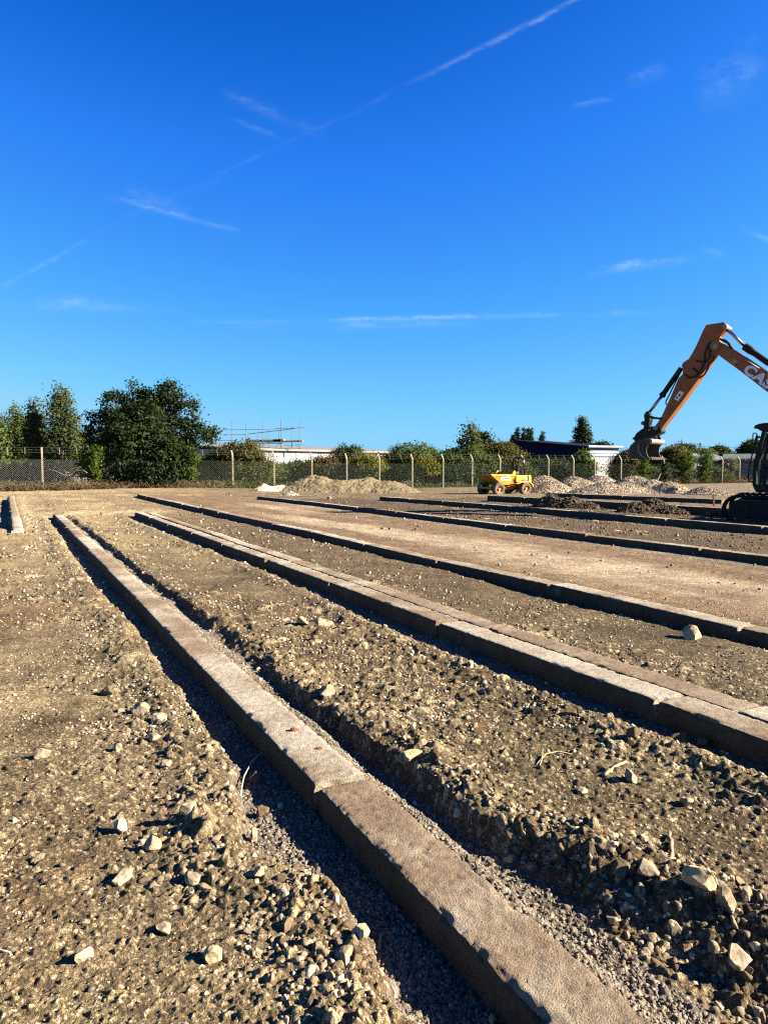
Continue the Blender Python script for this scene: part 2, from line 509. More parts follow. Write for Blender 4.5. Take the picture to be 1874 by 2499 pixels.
def gpt(px, py, it=6):
    """where a pixel's ray meets the ground"""
    z = 0.0
    r = ray(px, py)
    for _ in range(it):
        k = (z - H) / r.z
        z = gz(r.x * k, r.y * k)
    k = (z - H) / r.z
    return Vector((r.x * k, r.y * k, z))

# ------------------------------------------------------------------ materials
ALB = .56      # the exposure is set for the shade-free site: keep every colour at its real depth
def K_(c): return tuple(x * ALB for x in c)
def mat(name):
    m = bpy.data.materials.new(name)
    m.use_nodes = True
    nt = m.node_tree
    return m, nt, nt.nodes, nt.nodes['Principled BSDF']
def lk(nt, a, b): nt.links.new(a, b)
def noise(nt, scale, detail=4, rough=.55, vec=None):
    n = nt.nodes.new('ShaderNodeTexNoise')
    n.inputs['Scale'].default_value = scale
    n.inputs['Detail'].default_value = detail
    n.inputs['Roughness'].default_value = rough
    if vec is not None: lk(nt, vec, n.inputs['Vector'])
    return n.outputs[0]
def ramp(nt, fac, stops):
    n = nt.nodes.new('ShaderNodeValToRGB')
    e = n.color_ramp.elements
    while len(e) < len(stops): e.new(.5)
    for i, (p, c) in enumerate(stops):
        e[i].position = p
        e[i].color = (*c, 1) if len(c) == 3 else c
    lk(nt, fac, n.inputs[0])
    return n.outputs[0]
def mixrgb(nt, fac, a, b, mode='MIX'):
    n = nt.nodes.new('ShaderNodeMix')
    n.data_type = 'RGBA'
    n.blend_type = mode
    for i, x in ((0, fac), (6, a), (7, b)):
        if isinstance(x, (int, float)): n.inputs[i].default_value = x
        elif isinstance(x, tuple): n.inputs[i].default_value = (*x, 1)
        else: lk(nt, x, n.inputs[i])
    return n.outputs[2]
def bump(nt, b, h, strength=.3, dist=.01):
    n = nt.nodes.new('ShaderNodeBump')
    n.inputs['Strength'].default_value = strength
    n.inputs['Distance'].default_value = dist
    lk(nt, h, n.inputs['Height'])
    lk(nt, n.outputs[0], b.inputs['Normal'])
def wpos(nt):
    return nt.nodes.new('ShaderNodeNewGeometry').outputs['Position']
def objpos(nt):
    return nt.nodes.new('ShaderNodeTexCoord').outputs['Object']
def plain(name, col, rough=.6, metal=0, var=.15, scale=6, bumpy=0, spec=.4):
    """paint or metal with a little wear: slight tone changes at two scales"""
    m, nt, N, b = mat(name)
    p = objpos(nt)
    n1 = noise(nt, scale, 5, .6, p)
    n2 = noise(nt, scale * 9, 3, .6, p)
    col = K_(col)
    lo = tuple(c * (1 - var) for c in col)
    hi = tuple(min(1, c * (1 + var)) for c in col)
    c1 = ramp(nt, n1, [(.35, lo), (.65, hi)])
    c2 = mixrgb(nt, var, c1, ramp(nt, n2, [(.4, (.45, .45, .45)), (.6, (1, 1, 1))]), 'MULTIPLY')
    lk(nt, c2, b.inputs['Base Color'])
    b.inputs['Roughness'].default_value = rough
    b.inputs['Metallic'].default_value = metal
    b.inputs['Specular IOR Level'].default_value = spec
    if bumpy: bump(nt, b, n2, bumpy, .01)
    return m

def make_ground_mat():
    m, nt, N, b = mat('site_soil')
    a = N.new('ShaderNodeAttribute'); a.attribute_name = 'soil'
    p = wpos(nt)
    n1 = noise(nt, 9, 6, .7, p)
    n2 = noise(nt, 60, 4, .7, p)
    n3 = noise(nt, 1.7, 6, .72, p)
    c = mixrgb(nt, .9, a.outputs['Color'], ramp(nt, n1, [(.3, (.62, .60, .58)), (.7, (1.32, 1.3, 1.28))]), 'MULTIPLY')
    c = mixrgb(nt, .7, c, ramp(nt, n2, [(.3, (.50, .49, .48)), (.72, (1.6, 1.57, 1.5))]), 'MULTIPLY')
    c = mixrgb(nt, .6, c, ramp(nt, n3, [(.36, (.50, .48, .45)), (.62, (1.42, 1.4, 1.36))]), 'MULTIPLY')
    # small chalky bits
    v = N.new('ShaderNodeTexVoronoi'); v.inputs['Scale'].default_value = 30; lk(nt, p, v.inputs['Vector'])
    bits = ramp(nt, v.outputs['Distance'], [(.12, (1, 1, 1)), (.24, (0, 0, 0))])
    sel = N.new('ShaderNodeSeparateColor'); lk(nt, v.outputs['Color'], sel.inputs[0])
    gt = N.new('ShaderNodeMath'); gt.operation = 'GREATER_THAN'; gt.inputs[1].default_value = .55; lk(nt, sel.outputs[0], gt.inputs[0])
    mu = N.new('ShaderNodeMath'); mu.operation = 'MULTIPLY'; lk(nt, gt.outputs[0], mu.inputs[0]); lk(nt, bits, mu.inputs[1])
    c = mixrgb(nt, mu.outputs[0], c, K_((.70, .60, .45)))
    v2 = N.new('ShaderNodeTexVoronoi'); v2.inputs['Scale'].default_value = 75; lk(nt, p, v2.inputs['Vector'])
    s2 = N.new('ShaderNodeSeparateColor'); lk(nt, v2.outputs['Color'], s2.inputs[0])
    c = mixrgb(nt, .75, c, ramp(nt, s2.outputs[0], [(.0, (.55, .54, .52)), (.55, (.9, .9, .88)), (.8, (1.2, 1.2, 1.15)), (1, (2.3, 2.25, 2.0))]), 'MULTIPLY')
    lk(nt, c, b.inputs['Base Color'])
    b.inputs['Roughness'].default_value = .95
    b.inputs['Specular IOR Level'].default_value = .15
    ad = N.new('ShaderNodeMath'); ad.operation = 'ADD'; lk(nt, n1, ad.inputs[0]); lk(nt, n2, ad.inputs[1])
    bump(nt, b, ad.outputs[0], 1.0, .035)
    return m

# ------------------------------------------------------------------ ground sheet
def build_ground():
    rs = [.04]
    while rs[-1] < 4500:
        r = rs[-1]
        dr = min(max(r * r / 1222.0 * 1.0, .0035), .0125 * r)
        if r < 1.6: dr = .02
        if r > 80: dr = .06 * r
        rs.append(r + dr)
    rs = np.array(rs, dtype=np.float32)
    fine = np.arange(-36, 36.001, .105)
    angs = np.concatenate([np.linspace(-180, -60, 30, endpoint=False), np.linspace(-60, -36, 60, endpoint=False), fine, np.linspace(36, 60, 61)[1:], np.linspace(60, 180, 31)[1:-1]])
    angs = np.radians(angs).astype(np.float32)
    nr, na = len(rs), len(angs)
    RR, AA = np.meshgrid(rs, angs, indexing='ij')
    X = RR * np.sin(AA); Y = RR * np.cos(AA)
    dr = np.gradient(rs)
    res = np.repeat(dr[:, None], na, 1)
    res = np.where(np.abs(AA) > R(36.2), np.maximum(res, .3 * .01 * RR + .02), res).astype(np.float32)
    res = np.maximum(np.sqrt(np.maximum(res, 1e-4) * RR * R(.105)), RR * R(.105) * .8) * np.where(RR < 4, .9, .75)
    z, colr, grav, rub = ground(X.ravel(), Y.ravel(), True, res.ravel())
    z = z.reshape(X.shape)
    v = np.stack([X.ravel(), Y.ravel(), z.ravel()], -1)
    i = np.arange(nr - 1)[:, None] * na
    j = np.arange(na)[None, :]
    j2 = (j + 1) % na
    f = np.stack([i + j, i + j2, i + na + j2, i + na + j], -1).reshape(-1, 4)[:, ::-1]
    # close the middle
    c0 = len(v)
    v = np.concatenate([v, [[0, 0, z[0].mean()]]])
    colr = np.concatenate([colr, colr[:1]])
    me = bpy.data.meshes.new('ground')
    fill_mesh(me, v, f)
    o = bpy.data.objects.new('ground', me)
    COL.objects.link(o)
    at_ = me.attributes.new('soil', 'FLOAT_COLOR', 'POINT')
    at_.data.foreach_set('color', np.concatenate([colr * ALB, np.ones((len(colr), 1))], 1).astype(np.float32).ravel())
    me.polygons.foreach_set('use_smooth', np.ones(len(me.polygons), dtype=bool))
    me.materials.append(make_ground_mat())
    tag(o, 'rough brown building-site ground with trenches beside the concrete rows', 'ground', None, 'structure')
    return o
print('ground'); build_ground()
# ------------------------------------------------------------------ concrete beams laid end to end
def make_concrete():
    m, nt, N, b = mat('old_concrete')
    p = wpos(nt)
    oi = N.new('ShaderNodeObjectInfo')
    n1 = noise(nt, 1.9, 5, .62, p)
    n2 = noise(nt, 22, 5, .7, p)
    n3 = noise(nt, 150, 3, .7, p)
    ad = N.new('ShaderNodeMath'); ad.operation = 'ADD'; lk(nt, n1, ad.inputs[0])
    mu = N.new('ShaderNodeMath'); mu.operation = 'MULTIPLY_ADD'; mu.inputs[1].default_value = .28; mu.inputs[2].default_value = -.14; lk(nt, oi.outputs['Random'], mu.inputs[0])
    lk(nt, mu.outputs[0], ad.inputs[1])
    c = ramp(nt, ad.outputs[0], [(.32, K_((.60, .54, .45))), (.44, K_((.50, .435, .345))), (.54, K_((.38, .295, .21))), (.66, K_((.29, .205, .14)))])
    c = mixrgb(nt, .85, c, ramp(nt, n2, [(.28, (.58, .57, .56)), (.5, (1, 1, 1)), (.74, (1.3, 1.3, 1.28))]), 'MULTIPLY')
    c = mixrgb(nt, .7, c, ramp(nt, n3, [(.30, (.55, .55, .55)), (.6, (1.12, 1.12, 1.1))]), 'MULTIPLY')
    v = N.new('ShaderNodeTexVoronoi'); v.inputs['Scale'].default_value = 95; lk(nt, p, v.inputs['Vector'])
    agg = ramp(nt, v.outputs['Distance'], [(.15, (1, 1, 1)), (.32, (0, 0, 0))])
    s = N.new('ShaderNodeSeparateColor'); lk(nt, v.outputs['Color'], s.inputs[0])
    g = N.new('ShaderNodeMath'); g.operation = 'GREATER_THAN'; g.inputs[1].default_value = .7; lk(nt, s.outputs[1], g.inputs[0])
    m2 = N.new('ShaderNodeMath'); m2.operation = 'MULTIPLY'; lk(nt, g.outputs[0], m2.inputs[0]); lk(nt, agg, m2.inputs[1])
    c = mixrgb(nt, m2.outputs[0], c, K_((.42, .39, .35)))
    lk(nt, c, b.inputs['Base Color'])
    b.inputs['Roughness'].default_value = .92
    b.inputs['Specular IOR Level'].default_value = .2
    hsum = N.new('ShaderNodeMath'); hsum.operation = 'ADD'; lk(nt, n2, hsum.inputs[0]); lk(nt, n3, hsum.inputs[1])
    bump(nt, b, hsum.outputs[0], 1.0, .016)
    return m
CONC = make_concrete()
def make_shade_stained():
    """the cast sides: brown soil smears, darkened so their shade sits in the colour"""
    m, nt, N, b = mat('soil_and_shade_concrete')
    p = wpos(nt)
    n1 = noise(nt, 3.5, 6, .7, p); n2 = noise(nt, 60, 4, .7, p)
    c = ramp(nt, n1, [(.34, K_((.16, .115, .075))), (.60, K_((.095, .068, .045))), (.72, K_((.24, .20, .155)))])  # soil brown taken darker, painting in the shade of the sides
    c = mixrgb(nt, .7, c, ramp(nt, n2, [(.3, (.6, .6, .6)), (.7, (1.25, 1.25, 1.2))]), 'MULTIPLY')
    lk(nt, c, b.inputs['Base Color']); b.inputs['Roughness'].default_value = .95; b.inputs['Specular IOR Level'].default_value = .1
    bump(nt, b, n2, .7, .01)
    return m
SHADE_STAINED = make_shade_stained()

def beam(name, s0, s1, ta, tb, top, depth, seed, label, group, near):
    """one cast beam as a rough-edged block running along s"""
    ln = s1 - s0
    ds = max(.011, near * .0042)
    dc = max(.010, near * .0040)
    ns = min(260, max(6, int(ln / ds)))
    nw = max(3, int((tb - ta) / dc)); nh = max(3, int(depth / dc / 1.3))
    ring = [(ta + (tb - ta) * i / nw, 0.) for i in range(nw)] + [(tb, -depth * i / nh) for i in range(nh)]
    ring += [(tb - (tb - ta) * i / nw, -depth) for i in range(nw)] + [(ta, -depth + depth * i / nh) for i in range(nh)]
    ring = np.array(ring, dtype=np.float32)
    m = len(ring)
    S = np.linspace(s0, s1, ns + 1).astype(np.float32)
    SS = np.repeat(S, m); TT = np.tile(ring[:, 0], ns + 1); ZZ = np.tile(ring[:, 1], ns + 1)
    ct = (ta + tb) / 2
    # chipped arrises: pull points near an edge inwards where the noise says so
    et = np.minimum(TT - ta, tb - TT); ez = np.minimum(-ZZ, ZZ + depth); es = np.minimum(SS - s0, s1 - SS)
    k1 = np.clip(vn3(SS * 3.1, TT * 3, ZZ * 3, seed) * .5 + vn3(SS * 14, TT * 14, ZZ * 14, seed + 1) * .6, 0, 1)
    k2 = np.clip(vn3(SS * 45, TT * 45, ZZ * 45, seed + 2), 0, 1)
    chip = .034 * np.clip(k1 - .22, 0, 1) + .008 * k2 + .005
    nt_ = np.clip(1 - et / .035, 0, 1); nz_ = np.clip(1 - ez / .035, 0, 1); ne_ = np.clip(1 - es / .03, 0, 1)
    edge = np.clip(nt_ * nz_, 0, 1)
    dT = -np.sign(TT - ct) * edge * chip * .9
    dZ = -np.where(ZZ > -depth / 2, 1, -1) * edge * chip * .9
    endd = np.where(SS - s0 < s1 - SS, 1, -1) * ne_ * np.maximum(nt_, nz_) * (.006 + .03 * k1)
    # pitted faces
    pit = -.0055 * np.clip(vn3(SS * 42, TT * 42, ZZ * 42, seed + 5) - .2, 0, 1) * 1.6 + .0012 * vn3(SS * 9, TT * 9, ZZ * 9, seed + 6) + .0018 * vn3(SS * 75, TT * 75, ZZ * 75, seed + 7)
    topf = (ZZ > -.002); botf = (ZZ < -depth + .002)
    dZ = dZ + np.where(topf, pit, 0) - .004 * ne_ * topf
    dT = dT + np.where(~topf & ~botf, np.sign(TT - ct) * pit, 0)
    # slightly out of line
    rnd = random.Random(seed)
    ofa, ofb, za, zb = [rnd.uniform(-.013, .013) for _ in range(2)] + [rnd.uniform(-.012, .012) for _ in range(2)]
    f = (SS - s0) / ln
    TT = TT + dT + ofa * (1 - f) + ofb * f
    ZZ = ZZ + dZ + za * (1 - f) + zb * f
    SS = SS + endd
    X, Y = xy(SS, TT)
    Z = top + ZZ + drop(X, Y)
    v = np.stack([X, Y, Z], -1)
    i = np.arange(ns)[:, None] * m; j = np.arange(m)[None, :]; j2 = (j + 1) % m
    fq = np.stack([i + j, i + j2, i + m + j2, i + m + j], -1).reshape(-1, 4)
    # end caps as triangle fans drawn as quads with a middle point
    c0 = len(v)
    v = np.concatenate([v, [v[:m].mean(0)], [v[c0 - m:c0].mean(0)]])
    tri = np.array([[(k + 1) % m, k, c0] for k in range(m)] + [[c0 - m + k, c0 - m + (k + 1) % m, c0 + 1] for k in range(m)])
    o = obj(name, v, fq.tolist() + tri.tolist() if near > 1e9 else np.concatenate([fq, np.concatenate([tri, tri[:, 2:]], 1)]) if False else fq, CONC)
    o.data.materials.append(SHADE_STAINED)
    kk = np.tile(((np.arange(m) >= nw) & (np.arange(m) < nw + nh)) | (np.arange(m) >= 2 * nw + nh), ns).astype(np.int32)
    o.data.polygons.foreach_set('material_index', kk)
    # caps as their own faces in the same mesh
    import bmesh
    bm = bmesh.new(); bm.from_mesh(o.data); bm.verts.ensure_lookup_table()
    for t3 in tri.tolist():
        try: bm.faces.new([bm.verts[q] for q in t3])
        except ValueError: pass
    bmesh.ops.recalc_face_normals(bm, faces=bm.faces)
    bm.to_mesh(o.data); bm.free()
    x0, y0 = xy((s0 + s1) / 2, ct)
    rebase(o, (float(x0), float(y0), top - depth + float(drop(x0, y0))))
    return tag(o, label, 'concrete beam', group, 'thing')

ORD = 'first second third fourth fifth sixth seventh eighth ninth tenth eleventh twelfth thirteenth fourteenth fifteenth sixteenth seventeenth'.split()
def row(B, s_start, ln, desc, group, seed, depth=.24, gap=.012):
    ta, tb, far, top = B
    s1 = far; k = 0
    while s1 > s_start:
        l = ln + random.Random(seed * 31 + k).uniform(-.05, .05)
        s0 = s1 - l
        x, y = xy((s0 + s1) / 2, ta)
        d = max(1.6, min(math.hypot(*xy(s0, ta)), math.hypot(*xy(s1, ta))))
        if y > .2:
            beam('concrete_beam', s0 + gap / 2, s1 - gap / 2, ta, tb, top, depth, seed * 100 + k, f'{ORD[k]} beam from the far end of {desc}', group, d)
        s1 = s0; k += 1
print('beams')
row(B1, -.4, 2.756, 'the nearest single row', 'beams of the nearest single row', 1)
row(B2, .2, 2.66, 'the left half of the double row', 'beams of the left half of the double row', 2, .26)
row(B2b, .9, 2.68, 'the right half of the double row', 'beams of the right half of the double row', 3, .25)
row(B3, 2.2, 2.6625, 'the row before the smooth strip', 'beams of the row before the smooth stone strip', 4, .27)
row(B4, 4.0, 2.72, 'the row behind the smooth strip', 'beams of the row behind the smooth stone strip', 5, .29)
row(B5, 6.5, 2.72, 'the row in front of the soil heaps', 'beams of the row in front of the dark soil heaps', 6, .3)
row(B6, 14.5, 2.72, 'the row in front of the dumper', 'beams of the row in front of the dumper', 7, .34)
row(B7, 21.6, 2.72, 'the short far-left row', 'beams of the short far-left row', 8)

# ------------------------------------------------------------------ loose stones
def ico(sub):
    t = (1 + 5 ** .5) / 2
    v = [Vector(p).normalized() for p in [(-1, t, 0), (1, t, 0), (-1, -t, 0), (1, -t, 0), (0, -1, t), (0, 1, t), (0, -1, -t), (0, 1, -t), (t, 0, -1), (t, 0, 1), (-t, 0, -1), (-t, 0, 1)]]
    f = [(0, 11, 5), (0, 5, 1), (0, 1, 7), (0, 7, 10), (0, 10, 11), (1, 5, 9), (5, 11, 4), (11, 10, 2), (10, 7, 6), (7, 1, 8), (3, 9, 4), (3, 4, 2), (3, 2, 6), (3, 6, 8), (3, 8, 9), (4, 9, 5), (2, 4, 11), (6, 2, 10), (8, 6, 7), (9, 8, 1)]
    for _ in range(sub):
        mid = {}; nf = []
        def mp_(a, b):
            k = (min(a, b), max(a, b))
            if k not in mid:
                v.append(((v[a] + v[b]) / 2).normalized()); mid[k] = len(v) - 1
            return mid[k]
        for a, b, c in f:
            ab, bc, ca = mp_(a, b), mp_(b, c), mp_(c, a)
            nf += [(a, ab, ca), (b, bc, ab), (c, ca, bc), (ab, bc, ca)]
        f = nf
    return np.array([tuple(p) for p in v], dtype=np.float32), np.array(f, dtype=np.int32)
ICO = [ico(0), ico(1), ico(2), ico(3)]
def rock_shape(sub, seed, cuts=7, rough=.10):
    """a broken stone: a ball cut by random planes, then roughened"""
    rng = np.random.default_rng(seed)
    v = ICO[sub][0].copy()
    v *= rng.uniform(.9, 1.1, (1, 1)).astype(np.float32)
    for _ in range(cuts):
        n = rng.normal(size=3); n /= np.linalg.norm(n)
        d = rng.uniform(.38, .80)
        h = v @ n - d
        v = v - np.clip(h, 0, None)[:, None] * n[None, :]
    n1 = vn3(v[:, 0] * 2.3 + 9, v[:, 1] * 2.3, v[:, 2] * 2.3, seed) * rough + vn3(v[:, 0] * 6, v[:, 1] * 6 + 3, v[:, 2] * 6, seed + 1) * rough * .5
    v = v * (1 + n1)[:, None]
    v *= np.array([1, rng.uniform(.65, .95), rng.uniform(.5, .8)], dtype=np.float32)
    return v.astype(np.float32)
def make_stone_mat(name, lo, hi, per_island=True):
    m, nt, N, b = mat(name)
    lo, hi = K_(lo), K_(hi)
    g = N.new('ShaderNodeNewGeometry')
    src = g.outputs['Random Per Island'] if per_island else N.new('ShaderNodeObjectInfo').outputs['Random']
    c = ramp(nt, src, [(0, lo), (.6, tuple(a * .6 + b_ * .4 for a, b_ in zip(lo, hi))), (1, hi)])
    p = objpos(nt)
    n1 = noise(nt, 34, 6, .7, p); n2 = noise(nt, 8, 4, .6, p)
    c = mixrgb(nt, .8, c, ramp(nt, n1, [(.3, (.6, .57, .52)), (.68, (1.25, 1.25, 1.22))]), 'MULTIPLY')
    c = mixrgb(nt, .55, c, ramp(nt, n2, [(.38, (.55, .46, .34)), (.6, (1.1, 1.1, 1.1))]), 'MULTIPLY')
    lk(nt, c, b.inputs['Base Color'])
    b.inputs['Roughness'].default_value = .93
    b.inputs['Specular IOR Level'].default_value = .2
    bump(nt, b, n1, .7, .012)
    return m
STONE = make_stone_mat('pale_limestone', (.38, .32, .23), (.68, .59, .44), False)
YELLOW = make_stone_mat('yellow_limestone', (.66, .53, .31), (.74, .60, .37), False)
CLOD = make_stone_mat('dry_clod', (.17, .125, .075), (.24, .18, .11), False)
RUBBLE = make_stone_mat('rubble_bits', (.11, .085, .056), (.85, .74, .56))
RUBBLE2 = make_stone_mat('dull_rubble_bits', (.09, .068, .046), (.46, .38, .28))
CLODS = make_stone_mat('tan_clods', (.15, .115, .072), (.40, .32, .215))
PEBBLE = make_stone_mat('grey_pebbles', (.20, .175, .15), (.44, .39, .33))
BRICK = make_stone_mat('broken_brick', (.30, .105, .065), (.38, .14, .085), False)
HARD = make_stone_mat('crushed_stone', (.26, .22, .165), (.58, .50, .385))
DARKST = make_stone_mat('soil_lumps', (.045, .032, .022), (.22, .165, .12))

def scatter(name, P, size, sub, seed, mat_, parent=None, lift=.25, nshape=10, flatten=1.0, cuts=6):
    """many loose stones in one mesh"""
    rng = np.random.default_rng(seed)
    n = len(P)
    vs, fs = [], []
    base = 0
    shapes = [rock_shape(sub, seed * 7 + k, cuts) for k in range(nshape)]
    pick = rng.integers(0, nshape, n)
    for k in range(nshape):
        idx = np.where(pick == k)[0]
        if not len(idx): continue
        q = rng.normal(size=(len(idx), 4)); q /= np.linalg.norm(q, axis=1)[:, None]
        q[:, 1:3] *= .45
        q /= np.linalg.norm(q, axis=1)[:, None]
        w, x, y, z = q.T
        M = np.stack([1 - 2 * (y * y + z * z), 2 * (x * y - z * w), 2 * (x * z + y * w), 2 * (x * y + z * w), 1 - 2 * (x * x + z * z), 2 * (y * z - x * w), 2 * (x * z - y * w), 2 * (y * z + x * w), 1 - 2 * (x * x + y * y)], -1).reshape(-1, 3, 3)
        sc = size[idx][:, None, None] * rng.uniform(.8, 1.2, (len(idx), 1, 3))
        v = np.einsum('nij,mj->nmi', M, shapes[k]) * sc
        v[:, :, 2] *= flatten
        v += P[idx][:, None, :]
        v[:, :, 2] += (size[idx] * lift)[:, None]
        m = v.shape[1]
        f = ICO[sub][1][None] + (np.arange(len(idx)) * m)[:, None, None] + base
        vs.append(v.reshape(-1, 3)); fs.append(f.reshape(-1, 3))
        base += len(idx) * m
    return obj(name, np.concatenate(vs).astype(np.float32), np.concatenate(fs), mat_, parent)

def lay(n, rmin, rmax, seed, test, power=1.0, amax=38):
    """random spots in view between two distances, denser where test says so"""
    rng = np.random.default_rng(seed)
    u = rng.uniform(0, 1, n)
    r = 1 / ((1 - u) / rmin ** power + u / rmax ** power) ** (1 / power)
    a = R(1) * rng.uniform(-amax, amax, n)
    X = (r * np.sin(a)).astype(np.float32); Y = (r * np.cos(a)).astype(np.float32)
    z, _, g, rub = ground(X, Y, False)
    s = X * SD[0] + Y * SD[1]; t = X * TD[0] + Y * TD[1]
    onbeam = np.zeros(n, bool)
    for B in (B1, (B2[0], B2b[1], B2[2], 0), B3, B4, B5, B6):
        onbeam |= (t > B[0] - .02) & (t < B[1] + .02) & (s < B[2])
    keep = (rng.uniform(0, 1, n) < test(s, t, g, rub, r)) & ~onbeam
    return np.stack([X, Y, z], -1)[keep], r[keep], rng
print('rubble')
def flatstrip(t): return (t > 6.2) & (t < 10.2)
# soil crumbs and small stones close to the camera
P, r, rng = lay(170000, 1.3, 9, 1, lambda s, t, g, rub, r: np.where(g > .3, .0, np.clip(rub * .9 + .05, .25, 1)))
P0_ = None
tag(scatter('crumbs', P, (.0018 + .0062 * rng.uniform(0, 1, len(P)) ** 3) * np.clip(r / 2.4, .8, 2.2), 0, 11, RUBBLE, lift=.3, cuts=3), 'soil crumbs and small stone bits strewn over the near dirt', 'rubble', None, 'stuff')
P, r, rng = lay(9000, 1.4, 12, 2, lambda s, t, g, rub, r: np.where(g > .3, .05, np.clip(rub * 1.7 - .8, .012, 1)) * np.where(flatstrip(t), .25, 1))
tag(scatter('rubble', P, .006 + .018 * rng.uniform(0, 1, len(P)) ** 3.5, 1, 12, RUBBLE, lift=.3), 'pale stone rubble and dry clods strewn over the dirt', 'rubble', None, 'stuff')
P, r, rng = lay(90000, 4.5, 46, 3, lambda s, t, g, rub, r: np.where(t > 10.3, .0, 1) * np.where(g > .3, .15, np.clip(rub * 1.2 - .22, .06, 1)) * np.where(flatstrip(t), .3, 1))
tag(scatter('far_rubble', P, (.006 + .020 * rng.uniform(0, 1, len(P)) ** 4) * np.clip(r / 8, .8, 2.2), 0, 13, RUBBLE, lift=.3, cuts=3), 'stone rubble strewn over the middle and far dirt', 'rubble', None, 'stuff')
P, r, rng = lay(90000, 9, 46, 8, lambda s, t, g, rub, r: np.where(t > 10.3, np.clip(rub * 1.2 - .2, .08, 1), 0))
tag(scatter('far_rubble', P, (.006 + .022 * rng.uniform(0, 1, len(P)) ** 4) * np.clip(r / 10, .8, 1.8), 0, 16, RUBBLE2, lift=.25, cuts=3), 'dull brown rubble strewn over the dark far strips', 'rubble', None, 'stuff')
P, r, rng = lay(26000, 8, 40, 9, lambda s, t, g, rub, r: np.where((t < 5.8) & (g < .3), np.clip(rub * 1.3 - .55, .0, 1), 0), power=.5)
tag(scatter('far_rubble', P, (.012 + .034 * rng.uniform(0, 1, len(P)) ** 2.5) * np.clip(r / 14, .8, 1.5), 1, 17, CLODS, lift=.1, cuts=5, flatten=.8), 'tan clods of dried soil lying over the left and middle dirt', 'rubble', None, 'stuff')
# broken stone along the edge of the left trench and on the right bank
P, r, rng = lay(26000, 1.5, 16, 6, lambda s, t, g, rub, r: np.where(g > .3, .03, np.where(((t > .35) & (t < 1.15)) | ((t > 1.75) & (t < 2.5)) | ((t > 2.9) & (t < 3.4)), np.clip(rub * .9 - .45, 0, 1), 0)))
tag(scatter('rubble', P, (.006 + .026 * rng.uniform(0, 1, len(P)) ** 2.6), 1, 15, RUBBLE, lift=.25, cuts=8), 'broken pale stone along the ragged trench edges', 'rubble', None, 'stuff')
P, r, rng = lay(9000, 1.5, 10, 21, lambda s, t, g, rub, r: np.where(g > .3, 0, np.where(((t > .45) & (t < 1.12)) | ((t > 1.74) & (t < 2.5)) | ((t > 2.95) & (t < 3.4)), np.clip(rub * 1.1 - .55, 0, 1), 0)))
tag(scatter('rubble', P, (.010 + .030 * rng.uniform(0, 1, len(P)) ** 2.2), 2, 22, CLODS, lift=.12, cuts=10, flatten=.85), 'broken clods of soil crumbling along the trench edges', 'rubble', None, 'stuff')
# gravel of the trenches and of the bank beside the nearest row
P, r, rng = lay(60000, 1.35, 9, 4, lambda s, t, g, rub, r: np.where((g > .55) & (t < 3) & (t > .6), 1, 0), amax=30)
tag(scatter('gravel', P, .0045 + .0065 * rng.uniform(0, 1, len(P)) ** 2, 0, 14, PEBBLE, lift=.35, cuts=1), 'grey gravel filling the trenches beside the nearest row', 'gravel', None, 'stuff')

